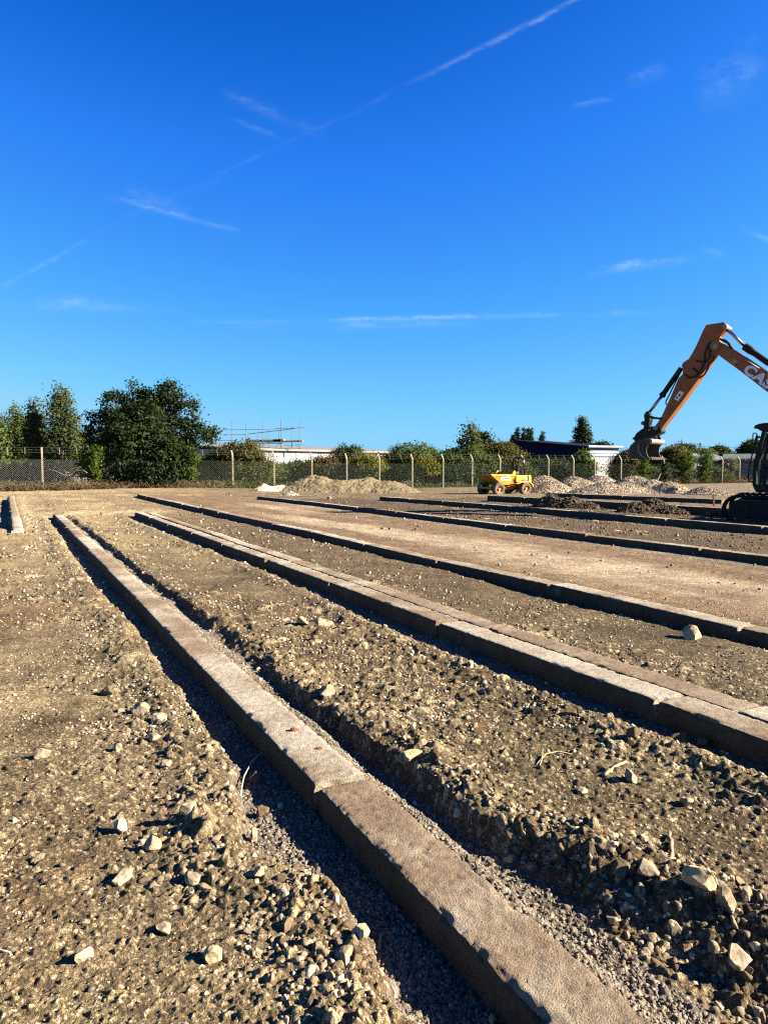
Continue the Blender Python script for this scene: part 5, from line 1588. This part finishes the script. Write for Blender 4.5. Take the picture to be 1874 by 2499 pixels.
# skip
HW = .80
near_p = [(2.58, 1.20), (2.56, 1.27), (.80, 1.27), (.80, 1.18), (1.16, .66), (1.70, .66)]
sk = None
mb = MB()
o_ = [dw(x, z, HW) for x, z in [(1.70, .66), (1.16, .66)]]
mb.prism([dw(1.70, .66, -HW + .15), dw(1.16, .66, -HW + .15), dw(1.16, .69, -HW + .15), dw(1.72, .69, -HW + .15)], DN * (2 * HW - .3))
sk = mb.build('skip', DY, du)
for y in (HW, -HW):
    d_ = -1 if y > 0 else 1
    mb = MB(); lo2 = y + d_ * .14
    top = [dw(2.58, 1.20, y), dw(.80, 1.20, y)]; bot = [dw(1.16, .66, lo2), dw(1.70, .66, lo2)]
    i2 = DN * (d_ * .025)
    mb.prism(top + bot, i2); mb.build('side_panel', DY, sk)
    mb = MB(); mb.prism([dw(2.60, 1.17, y + d_ * -.02), dw(2.62, 1.28, y + d_ * -.02), dw(1.10, 1.28, y + d_ * -.02), dw(.97, 1.50, y + d_ * -.02), dw(.84, 1.50, y + d_ * -.02), dw(.78, 1.17, y + d_ * -.02)], DN * (d_ * .06)); mb.build('rim_rail', DY, sk, False, .008)
mb = MB(); mb.prism([dw(1.16, .66, -HW + .14), dw(1.16, .66, HW - .14), dw(.80, 1.45, HW), dw(.80, 1.45, -HW)], DF * .03); mb.build('back_panel', DY, sk)
mb = MB(); mb.prism([dw(1.70, .66, -HW + .14), dw(1.70, .66, HW - .14), dw(2.58, 1.22, HW), dw(2.58, 1.22, -HW)], -DF * .03); mb.build('front_panel', DY, sk)
mb = MB(); mb.prism([dw(2.55, 1.19, -HW), dw(2.55, 1.19, HW), dw(2.66, 1.27, HW - .02), dw(2.66, 1.27, -HW + .02)], UPV * .035 + DF * .0); mb.build('spill_lip', RIMY, sk, False, .005)
mb = MB(); mb.prism([dw(1.2, .70, -HW + .16), dw(1.68, .70, -HW + .16), dw(2.50, 1.19, -HW + .04), dw(.86, 1.22, -HW + .04)], DN * .01); mb.prism([dw(.86, .90, -HW + .06), dw(.86, .90, HW - .06), dw(.88, 1.42, HW - .03), dw(.88, 1.42, -HW + .03)], DF * .01); mb.build('skip_lining', DYD, sk)
def side_dec(pts, y, name, m, parent, th=.006):
    mb = MB(); mb.prism([dw(x, z, y - .26 * max(0, 1.20 - z)) for x, z in pts], DN * th); return mb.build(name, m, parent)
pn = side_dec([(1.90, .90), (1.90, 1.13), (1.18, 1.15), (1.18, .89)], HW + .004, 'name_plate', WHITEP, sk)
pr = random.Random(3); xx = 1.86
while xx > 1.28:
    w_ = pr.uniform(.035, .06)
    side_dec([(xx, .995), (xx, 1.045 + pr.uniform(0, .012)), (xx - w_, 1.045 + pr.uniform(0, .012)), (xx - w_, .995)], HW + .011, 'plate_print', BLACKST, pn, .003)
    xx -= w_ + .012
# chassis, bonnet, guards
dpr([(2.45, .40), (2.45, .52), (1.75, .60), (1.1, .60), (.55, .52), (.55, .36), (1.75, .34)], -.28, .28, 'front_chassis', DY)
dpr([(2.52, .42), (2.52, .52), (2.40, .52), (2.40, .42)], -.58, .58, 'front_beam', DY)
mb = MB(); mb.tube([dw(2.05, .40, -.72), dw(2.05, .40, .72)], .09, 12); mb.build('front_axle', BLACKM, du)
mb = MB(); mb.tube([dw(0, .40, -.72), dw(0, .40, .72)], .09, 12); mb.build('rear_axle', BLACKM, du)
dpr([(1.15, .60), (1.05, .70), (.62, .74), (.30, .60), (.30, .42), (.9, .40)], -.36, .36, 'pivot_frame', RIM)
bon = dpr([(.60, .80), (.60, 1.20), (-.20, 1.22), (-.52, 1.20), (-.56, .58), (-.30, .66), (.2, .80)], -.60, .60, 'bonnet', DY, None, .03)
dpr([(-.34, .40), (-.34, 1.22), (-.56, 1.20), (-.60, .44)], -.64, .64, 'rear_weight', DY, None, .03)
for y in (.62, -.86):
    dpr([(.78, .70), (.66, .74), (.38, .83), (-.30, .83), (-.52, .66), (-.56, .50), (-.50, .50), (-.44, .64), (-.26, .78), (.36, .78), (.64, .69)], y, y + .24, 'mudguard', DY)
dpr([(.98, .66), (.98, .96), (.62, .98), (.62, .70)], -.5, .5, 'foot_plate', RIM)
side_dec([(.36, .90), (-.30, .86), (-.30, 1.02)], .602 + .078, 'side_flash', BLACKST, bon, .004)
for k in range(5):
    x_ = -.02 - k * .052
    side_dec([(x_, .91 + .005 * k * 0), (x_, .955 + .006 * k), (x_ - .034, .955 + .006 * k), (x_ - .034, .91)], .602 + .085, 'flash_print', WHITEP, bon, .003)
mb = MB(); mb.box(dw(.30, 1.27, 0), (.42, .42, .12), Matrix.Rotation(PHI, 3, 'Z')); mb.box(dw(.08, 1.46, 0), (.10, .42, .36), Matrix.Rotation(PHI, 3, 'Z')); mb.build('seat', BLACKM, du, False, .03)
mb = MB(); mb.tube([dw(.66, 1.05, 0), dw(.52, 1.42, 0)], .03, 8)
ringp = [dw(.52, 1.43, 0) + (DN * math.cos(a) + (DF * .35 + UPV * .2) * math.sin(a)) * .19 for a in np.linspace(0, 2 * math.pi, 15)]
mb.tube(ringp, .018, 6); mb.build('steering_wheel', BLACKM, du, True)
for y in (.56, -.56):
    mb = MB(); mb.tube([dw(.70, 1.02, y), dw(.66, 1.30, y), dw(.55, 1.40, y), dw(.42, 1.42, y), dw(.40, 1.20, y)], .022, 7); mb.build('grab_rail', RIMY, du, True)
mb = MB(); mb.tube([dw(-.10, 1.18, .50), dw(-.08, 2.10, .50), dw(-.08, 2.22, .42), dw(-.08, 2.27, .30), dw(-.08, 2.27, -.30), dw(-.08, 2.22, -.42), dw(-.08, 2.10, -.50), dw(-.10, 1.18, -.50)], .055, 8); mb.build('roll_bar', BLACKM, du, True)
mb = MB(); mb.tube([dw(-.06, 2.00, .50), dw(-.06, 2.12, .50)], .06, 8); mb.build('beacon', WHITEP, du)
for k, y in enumerate((-.45, .45)):
    mb = MB(); mb.tube([dw(2.40, .58, y), dw(2.46, .58, y)], .055, 10); mb.build('headlight', WHITEP, du)
# ------------------------------------------------------------------ heaps
def heap(name, lab, cones, m, stone_m, seed, nst, ssize, group, tint=None, noise_h=.07):
    """cones: (px, top pixel, distance, radius in metres across, radius along the view)"""
    C_ = []
    for px, ty, D, ra, rd in cones:
        if name == 'stone_heap': ra *= 1.14; ty -= 2
        c = at(px, ty, D); C_.append((c.x, D, c.z, ra, rd))
    x0 = min(c[0] - c[3] for c in C_) - .2; x1 = max(c[0] + c[3] for c in C_) + .2
    y0 = min(c[1] - c[4] for c in C_) - .2; y1 = max(c[1] + c[4] for c in C_) + .2
    st = .055 if max(c[1] for c in C_) > 30 else .045
    xs = np.arange(x0, x1, st); ys = np.arange(y0, y1, st)
    X, Y = np.meshgrid(xs, ys, indexing='ij'); X = X.astype(np.float32); Y = Y.astype(np.float32)
    def hf(X, Y):
        base = drop(X, Y) + .02
        acc = np.full_like(X, -.6)
        for cx, cy, cz, ra, rd in C_:
            b0 = float(drop(cx, cy))
            wx = X + .22 * fbm2(X * .9, Y * .9, seed + 4, 3); wy = Y + .22 * fbm2(X * .9, Y * .9, seed + 5, 3)
            r_ = np.sqrt(((wx - cx) / ra) ** 2 + ((wy - cy) / rd) ** 2)
            h = (cz - b0) * (1.06 - np.sqrt(r_ * r_ + .035) / np.sqrt(1.035) * 1.06)
            kk = .22; hq = np.clip(.5 + .5 * (h - acc) / kk, 0, 1); acc = acc * (1 - hq) + h * hq + kk * hq * (1 - hq)
        acc = acc + noise_h * fbm2(X * 2.4, Y * 2.4, seed, 4) + noise_h * .5 * fbm2(X * 9, Y * 9, seed + 2, 3)
        return base + acc
    Z = hf(X, Y)
    nx, ny = X.shape
    v = np.stack([X.ravel(), Y.ravel(), np.maximum(Z, drop(X, Y) - .12).ravel()], -1)
    keepv = (Z > drop(X, Y) - .10).ravel()
    i = np.arange(nx - 1)[:, None] * ny; j = np.arange(ny - 1)[None, :]
    f = np.stack([i + j, i + ny + j, i + ny + j + 1, i + j + 1], -1).reshape(-1, 4)
    f = f[keepv[f].any(1)]
    used = np.unique(f); mp_ = np.full(len(v), -1); mp_[used] = np.arange(len(used))
    o = obj(name, v[used], mp_[f].astype(np.int32), m, None, True)
    cx, cy = C_[0][0], C_[0][1]
    if nst:
        rng = np.random.default_rng(seed)
        PX = rng.uniform(x0, x1, nst * 3).astype(np.float32); PY = rng.uniform(y0, y1, nst * 3).astype(np.float32)
        PZ = hf(PX, PY)
        ok = PZ > drop(PX, PY) + .005
        P = np.stack([PX, PY, PZ], -1)[ok][:nst]
        sc_ = scatter('loose_stones', P, ssize * (.45 + 1.0 * rng.uniform(0, 1, len(P)) ** 2), 0, seed + 1, stone_m, None, .15, 8, 1.0, 3)
        rebase(sc_, (cx, cy, float(drop(cx, cy)))); rebase(o, (cx, cy, float(drop(cx, cy))))
        sc_.parent = o; sc_.location = (0, 0, 0)
    else:
        rebase(o, (cx, cy, float(drop(cx, cy))))
    return tag(o, lab, 'heap', group)
def heap_mat(name, lo, hi, sc):
    m, nt, N, b = mat(name)
    p = wpos(nt)
    n1 = noise(nt, sc, 6, .75, p); n2 = noise(nt, 1.3, 4, .6, p)
    c = ramp(nt, n1, [(.32, lo), (.68, hi)])
    c = mixrgb(nt, .6, c, ramp(nt, n2, [(.35, (.7, .68, .64)), (.65, (1.2, 1.2, 1.2))]), 'MULTIPLY')
    lk(nt, c, b.inputs['Base Color']); b.inputs['Roughness'].default_value = .97; b.inputs['Specular IOR Level'].default_value = .1
    bump(nt, b, n1, .9, .05)
    return m
SANDY = heap_mat('brown_sand', (.100, .082, .050), (.172, .140, .086), 7)
PALES = heap_mat('pale_sand', (.40, .32, .21), (.60, .50, .34), 8)
HARDM = heap_mat('crushed_stone_bed', (.18, .145, .11), (.46, .39, .30), 16)
DARKM = heap_mat('dark_topsoil', (.030, .021, .014), (.085, .062, .042), 10)
print('heaps')
heap('sand_heap', 'long brown sand mound with two humps in front of the fence', [(725, 1176, 49, 1.8, 2.2), (762, 1154, 49.5, 2.7, 2.6), (790, 1158, 49.3, 2.2, 2.4), (826, 1166, 49, 2.2, 2.4), (860, 1167, 49.3, 2.2, 2.4), (900, 1160, 49.5, 2.6, 2.6), (945, 1169, 49, 2.2, 2.4), (978, 1184, 48.6, 1.5, 2.0)], SANDY, RUBBLE2, 401, 300, .035, None, None, .11)
heap('sand_heap', 'small pale sand heap at the left end of the brown mound', [(650, 1178, 48.2, 1.0, 1.5), (685, 1182, 48.6, 1.2, 1.5)], PALES, RUBBLE, 402, 150, .04, None)
heap('gravel_heap', 'small whitish gravel heap at the far end of the row behind the smooth strip', [(708, 1196, 39.5, .75, .7)], HARDM, PEBBLE, 403, 260, .04, 'small gravel heaps by the row ends')
heap('gravel_heap', 'small pale gravel heap in front of the far end of the fifth row', [(905, 1219, 34.2, .8, .6), (940, 1222, 33.6, .7, .5)], PALES, PEBBLE, 404, 260, .04, 'small gravel heaps by the row ends')
g_ = 'crushed stone heaps before the fence'
heap('stone_heap', 'crushed stone heap right behind the yellow dumper', [(1326, 1157, 48.5, 2.0, 1.9), (1350, 1172, 47.5, 1.7, 1.7)], HARDM, HARD, 411, 5200, .042, g_, None, .03)
heap('stone_heap', 'second crushed stone heap right of the dumper', [(1398, 1159, 50.5, 1.9, 1.9), (1425, 1170, 50, 1.6, 1.7)], HARDM, HARD, 412, 4800, .042, g_, None, .03)
heap('stone_heap', 'rearmost crushed stone heap showing only its pinkish top', [(1464, 1158, 54, 2.1, 1.9)], HARDM, HARD, 413, 3800, .042, g_, None, .03)
heap('stone_heap', 'low wide crushed stone heap in the middle of the heaps', [(1475, 1175, 46.5, 2.1, 1.7), (1440, 1188, 46, 1.5, 1.4)], HARDM, HARD, 414, 5200, .042, g_, None, .03)
heap('stone_heap', 'largest crushed stone heap with a long slope under the digging bucket', [(1546, 1158, 49, 2.3, 2.1), (1592, 1169, 48, 1.9, 1.9), (1636, 1175, 47, 1.6, 1.7), (1520, 1176, 47, 2.0, 1.7), (1650, 1186, 46, .9, 1.3)], HARDM, HARD, 415, 9000, .042, g_, None, .03)
heap('stone_heap', 'small separate dull stone heap left of the excavator cab', [(1716, 1187, 43.5, 1.25, 1.3), (1745, 1196, 43, .95, 1.1)], HARDM, HARD, 416, 2600, .042, g_, None, .03)
heap('soil_heap', 'dark soil and rubble heap in front of the dumper, behind the dark row', [(1345, 1200, 27.8, .78, .8), (1385, 1208, 27.4, .85, .8), (1430, 1230, 26.8, .6, .7)], DARKM, DARKST, 421, 1500, .042, 'dark soil heaps behind the dark row', None, .09)
heap('soil_heap', 'dark soil and rubble heap below the digging bucket, behind the dark row', [(1592, 1214, 24.6, .85, .8), (1550, 1226, 24.5, .75, .7), (1640, 1237, 24.2, .62, .65)], DARKM, DARKST, 422, 1500, .042, 'dark soil heaps behind the dark row', None, .08)
row((25.6, 25.95, 31.2, .30), 22.8, 2.72, 'the pale row behind the survey stake', 'beams of the pale row behind the stake', 9, .3)

# ------------------------------------------------------------------ buildings beyond the fence
WHITEW = plain('white_cladding', (.40, .42, .44), .6, 0, .12, .6)
GREYR = plain('grey_roof_sheet', (.24, .235, .22), .8, 0, .18, .5)
NAVY = plain('navy_cladding', (.012, .018, .045), .9, 0, .18, .4, 0, .05)
PALEB = plain('pale_blue_sheet', (.30, .38, .46), .5, 0, .1, .5)
GREYD = plain('grey_door', (.22, .22, .22), .6, 0, .1, 1)
GREYW = plain('grey_cladding', (.16, .17, .175), .7, 0, .12, .5)
GREENR = plain('green_grey_roof', (.12, .15, .135), .7, 0, .15, .5)
def ribbed(a, b_, z0, z1, name, m, parent, pitch=1.0, dep=.06, horiz=False, topfn=None):
    """a profiled sheet wall from a to b: real ribs, upright or level"""
    u = (b_ - a); L = u.length; u.normalize(); n = Vector((u.y, -u.x, 0))
    mb = MB()
    if not horiz:
        k = 0
        while k * pitch < L:
            x0, x1 = k * pitch, min(L, (k + 1) * pitch)
            xm0, xm1 = x0 + (x1 - x0) * .06, x0 + (x1 - x0) * .12
            P_ = [(x0, 0), (xm0, dep), (xm1, dep), (x0 + (x1 - x0) * .18, 0), (x1, 0)]
            for (xa, da), (xb, db) in zip(P_[:-1], P_[1:]):
                za = topfn(xa / L) if topfn else z1; zb = topfn(xb / L) if topfn else z1
                mb.add([a + u * xa + n * da + UPV * z0, a + u * xb + n * db + UPV * z0, a + u * xb + n * db + UPV * zb, a + u * xa + n * da + UPV * za], [(0, 1, 2, 3)])
            k += 1
    else:
        z = z0
        while z < z1:
            zz = min(z1, z + pitch)
            for (za, da), (zb, db) in (((z, 0), (z + (zz - z) * .35, dep)), ((z + (zz - z) * .35, dep), (z + (zz - z) * .65, dep)), ((z + (zz - z) * .65, dep), (zz, 0))):
                lim = lambda f, zq: min(zq, topfn(f)) if topfn else zq
                for q in range(24):
                    f0, f1 = q / 24, (q + 1) / 24
                    ta0, tb0, ta1, tb1 = lim(f0, za), lim(f0, zb), lim(f1, za), lim(f1, zb)
                    if tb0 - ta0 < 1e-4 and tb1 - ta1 < 1e-4: continue
                    mb.add([a + u * L * f0 + n * da + UPV * ta0, a + u * L * f1 + n * da + UPV * ta1, a + u * L * f1 + n * db + UPV * tb1, a + u * L * f0 + n * db + UPV * tb0], [(0, 1, 2, 3)])
            z = zz
    return mb.build(name, m, parent)
def shed(name, lab, A_, B_, depth, eave, ridge, wm, rm, pitch=1.0, horiz=False, ridge_f=.5, gable_front=False, cat='warehouse'):
    """A_ to B_: the foot of the wall facing the site; the shed runs back from it"""
    A_ = A_.copy(); B_ = B_.copy(); A_.z = B_.z = 0
    zb = float(drop(A_.x, A_.y)) - .1
    root = thing(name, lab, cat, A_ + UPV * zb)
    u = (B_ - A_).normalized(); n = Vector((-u.y, u.x, 0)); L = (B_ - A_).length
    C_, D_ = B_ + n * depth, A_ + n * depth
    if gable_front:
        tf = lambda f: eave + (ridge - eave) * (f / ridge_f if f < ridge_f else (1 - f) / (1 - ridge_f))
        ribbed(A_, B_, zb, eave, 'gable_wall', wm, root, pitch, .05, horiz, None)
        mb = MB(); mb.prism([A_ + UPV * eave, B_ + UPV * eave, A_.lerp(B_, ridge_f) + UPV * ridge], n * .1); g = mb.build('gable_top', wm, root)
        for q in range(1, int((ridge - eave) / pitch) + 1):
            pass
        ribbed(B_, C_, zb, eave, 'side_wall', wm, root, 1.0)
        ribbed(D_, A_, zb, eave, 'side_wall', wm, root, 1.0)
        mb = MB(); mid = A_.lerp(B_, ridge_f); ov = .25
        mb.prism([mid - n * ov + UPV * (ridge + .02), B_ - n * ov + u * ov + UPV * (eave - .06), B_ - n * ov + u * ov + UPV * (eave + .12), mid - n * ov + UPV * (ridge + .2)], n * (depth + 2 * ov))
        mb.prism([A_ - n * ov - u * ov + UPV * (eave - .06), mid - n * ov + UPV * (ridge + .02), mid - n * ov + UPV * (ridge + .2), A_ - n * ov - u * ov + UPV * (eave + .12)], n * (depth + 2 * ov))
        mb.build('roof', rm, root)
    else:
        ribbed(A_, B_, zb, eave, 'front_wall', wm, root, pitch, .06, horiz)
        ribbed(B_, C_, zb, eave, 'end_wall', wm, root, pitch)
        ribbed(D_, A_, zb, eave, 'end_wall', wm, root, pitch)
        mb = MB(); h_ = n * (depth * ridge_f); ov = .3
        for q, (pA, pB) in enumerate(((A_, B_),)):
            mb.prism([A_ - u * ov - n * ov + UPV * (eave - .02), A_ - u * ov + h_ + UPV * ridge, A_ - u * ov + h_ + UPV * (ridge + .15), A_ - u * ov - n * ov + UPV * (eave + .13)], u * (L + 2 * ov))
            mb.prism([D_ - u * ov + n * ov + UPV * (eave - .02), A_ - u * ov + h_ + UPV * ridge, A_ - u * ov + h_ + UPV * (ridge + .15), D_ - u * ov + n * ov + UPV * (eave + .13)], u * (L + 2 * ov))
        mb.build('roof', rm, root)
        mb = MB(); mb.prism([A_ - n * .34 + UPV * (eave - .12), A_ - n * .48 + UPV * (eave - .12), A_ - n * .48 + UPV * (eave + .04), A_ - n * .34 + UPV * (eave + .04)], u * L); mb.build('gutter', GREYD, root)
    return root, u, n, A_, B_, zb
print('buildings')
shed('warehouse', 'long white clad warehouse with low grey roof behind the left half of the fence', at(560, HOR, 84), at(1012, HOR, 115), 26, 3.5, 4.35, WHITEW, GREYR, 1.1)
A_ = at(1109, HOR, 101); B_ = at(1433, HOR, 80)
root, u, n, A_, B_, zb = shed('industrial_building', 'dark navy clad industrial building with a pale side behind the fence', A_, B_, 4.6, 3.55, 4.45, NAVY, NAVY, .30, True, .52, True, 'building')
C_ = B_ + n * 4.6
ribbed(B_ + u * .06, C_ + u * .06, 2.55, 3.50, 'upper_band', PALEB, root, .28, .05, True)
mb = MB(); mb.prism([B_ + u * .07 + n * .25 + UPV * zb, B_ + u * .07 + n * 3.0 + UPV * zb, B_ + u * .07 + n * 3.0 + UPV * 2.5, B_ + u * .07 + n * .25 + UPV * 2.5], u * .06); mb.build('white_wall', WHITEW, root)
ribbed(B_ + u * .09 + n * 3.05, B_ + u * .09 + n * 4.5, zb, 2.5, 'roller_door', GREYD, root, .3, .04)
mb = MB(); mb.tube([B_ + u * .35 - n * .3 + UPV * 3.62, C_ + u * .35 + n * .3 + UPV * 3.62], .14, 8); mb.build('gutter', PALEB, root)
shed('shed', 'low white shed between the two thick ivy columns', at(1668, HOR, 98), at(1742, HOR, 99), 8, 2.75, 3.1, WHITEW, PALEB, 1.0)
shed('shed', 'low shed with brownish roof right of the second thick ivy column', at(1728, HOR, 104), at(1772, HOR, 104), 9, 2.3, 3.05, GREYW, GREYR, 1.0)
shed('shed', 'long grey shed with dull green roof behind the excavator cab', at(1766, HOR, 96), at(1960, HOR, 92), 9, 2.35, 3.0, GREYW, GREENR, 1.0)
mb = MB(); q0 = at(1790, HOR, 112); q1 = at(1960, HOR, 108); q0.z = q1.z = 0
shed('shed', 'white roofed shed rising behind the green roof by the cab', q0, q1, 8, 2.9, 3.2, WHITEW, WHITEW, 1.0)

# ------------------------------------------------------------------ scaffold on the warehouse
SCAF = plain('scaffold_tube', (.20, .195, .18), .7, .1, .1, 4)
BOARD = plain('scaffold_board', (.30, .25, .18), .85, 0, .25, 3)
SD_ = 91.0
def r5(x, y, d=0.0): return at(500 + x * .2773, 1000 + y * .2773, SD_ + d)
sc = thing('scaffold', 'tube scaffold with boarded platform above the white warehouse roof', 'scaffold', r5(510, 345))
for x, y, yb, d in ((52, 95, 300, 0), (238, 100, 345, 0), (365, 118, 345, 1.5), (510, 88, 345, 0), (672, 88, 345, 0), (835, 92, 345, 0), (765, 135, 345, 2), (473, 175, 345, 3), (562, 180, 270, 3), (383, 195, 345, 3), (145, 200, 345, 3), (655, 180, 270, 3), (105, 220, 300, 3), (537, 215, 270, 3)):
    mb = MB(); mb.tube([r5(x + (8 if x > 800 else 0) * 0, yb, d), r5(x, y, d)], .040, 6); mb.build('standard', SCAF, sc)
for a_, b_, r_ in (((95, 178), (238, 176), .03), ((238, 176), (510, 172), .03), ((610, 166), (880, 158), .034), ((385, 213), (790, 165), .045), ((150, 221), (365, 218), .03), ((510, 172), (612, 178), .02), ((700, 312), (860, 308), .03), ((560, 350), (850, 343), .03), ((385, 292), (690, 296), .05), ((90, 272), (240, 270), .03)):
    mb = MB(); mb.tube([r5(*a_), r5(*b_)], r_, 6); mb.build('ledger', SCAF, sc)
for a_, b_ in (((525, 290), (510, 335)), ((545, 285), (590, 345)), ((560, 300), (575, 345)), ((650, 300), (618, 345)), ((655, 300), (690, 345)), ((715, 290), (765, 345)), ((800, 290), (830, 340))):
    mb = MB(); mb.tube([r5(*a_), r5(*b_)], .03, 6); mb.build('brace', SCAF, sc)
mb = MB()
for a_, b_, th in (((385, 264), (680, 262), .22), ((520, 275), (855, 268), .14), ((600, 258), (690, 256), .3)):
    p, q = r5(*a_), r5(*b_)
    mb.prism([p, q, q - UPV * th, p - UPV * th], Vector((0, 2.2, 0)))
mb.build('platform', BOARD, sc)

# ------------------------------------------------------------------ pylon and power lines, far woods
PYL = plain('pylon_steel', (.22, .24, .26), .6, .3, .1, 1)
pb = at(1706, HOR, 650); pb.z = 0
py = thing('pylon', 'far lattice power pylon on the skyline between the trees at right', 'pylon', pb)
ht = 650 * (1135 - 1081) / F + 1.6
mb = MB()
cn = lambda z, sx, sy: pb + Vector((sx * 2.6 * (1 - z / ht * .85), sy * 2.6 * (1 - z / ht * .85), z))
for sx in (-1, 1):
    for sy in (-1, 1): mb.tube([cn(0, sx, sy), cn(ht, sx, sy)], .2, 4)
lv = np.linspace(0, ht, 8)
for z0, z1 in zip(lv[:-1], lv[1:]):
    for s_ in (-1, 1):
        mb.tube([cn(z0, -1, s_), cn(z1, 1, s_)], .12, 3); mb.tube([cn(z0, 1, s_), cn(z1, -1, s_)], .12, 3)
mb.build('tower', PYL, py)
for z, w in ((ht * .62, 5.5), (ht * .76, 4.5), (ht * .9, 3.6)):
    mb = MB(); mb.tube([pb + Vector((-w, 0, z)), pb + Vector((0, 0, z + .7)), pb + Vector((w, 0, z))], .18, 4); mb.build('cross_arm', PYL, py)
    for s_ in (-1, 1):
        mb = MB()
        p0 = pb + Vector((s_ * w, 0, z - 1)); p1 = p0 + Vector((330, -160, 1.5)); p2 = p0 + Vector((-260, 130, 0))
        for q in (p1, p2): mb.tube([p0.lerp(q, f) - UPV * (5 * (1 - (2 * f - 1) ** 2)) for f in np.linspace(0, 1, 13)], .07, 3, False)
        mb.build('cable', PYL, py)
def woods(name, lab, px0, px1, D, top, m, seed):
    rng = random.Random(seed)
    lb = []
    px = px0
    while px < px1:
        c = at(px, HOR, D + rng.uniform(-12, 12)); h_ = at(px, top + rng.uniform(-3, 7), D).z
        r_ = rng.uniform(3, 7)
        lb.append(((c.x, c.y, h_ * .45), (r_, r_, h_ * .55)))
        px += r_ * 1.0 * F / D
    o = foliage(name, lb, m, thing_dummy, seed, len(lb) * 60, 16, 1.1, 1.1, (.3, 1.0), .2, 0)
    o.parent = None; o.location = thing_dummy.location
    return tag(o, lab, 'woods', None, 'stuff')
thing_dummy = bpy.data.objects.new('woods_origin', None)
woods('far_woods', 'far-off low wood along the skyline', -150, 2050, 260, 1117, L_DARK, 501)
bpy.data.objects.remove(thing_dummy)
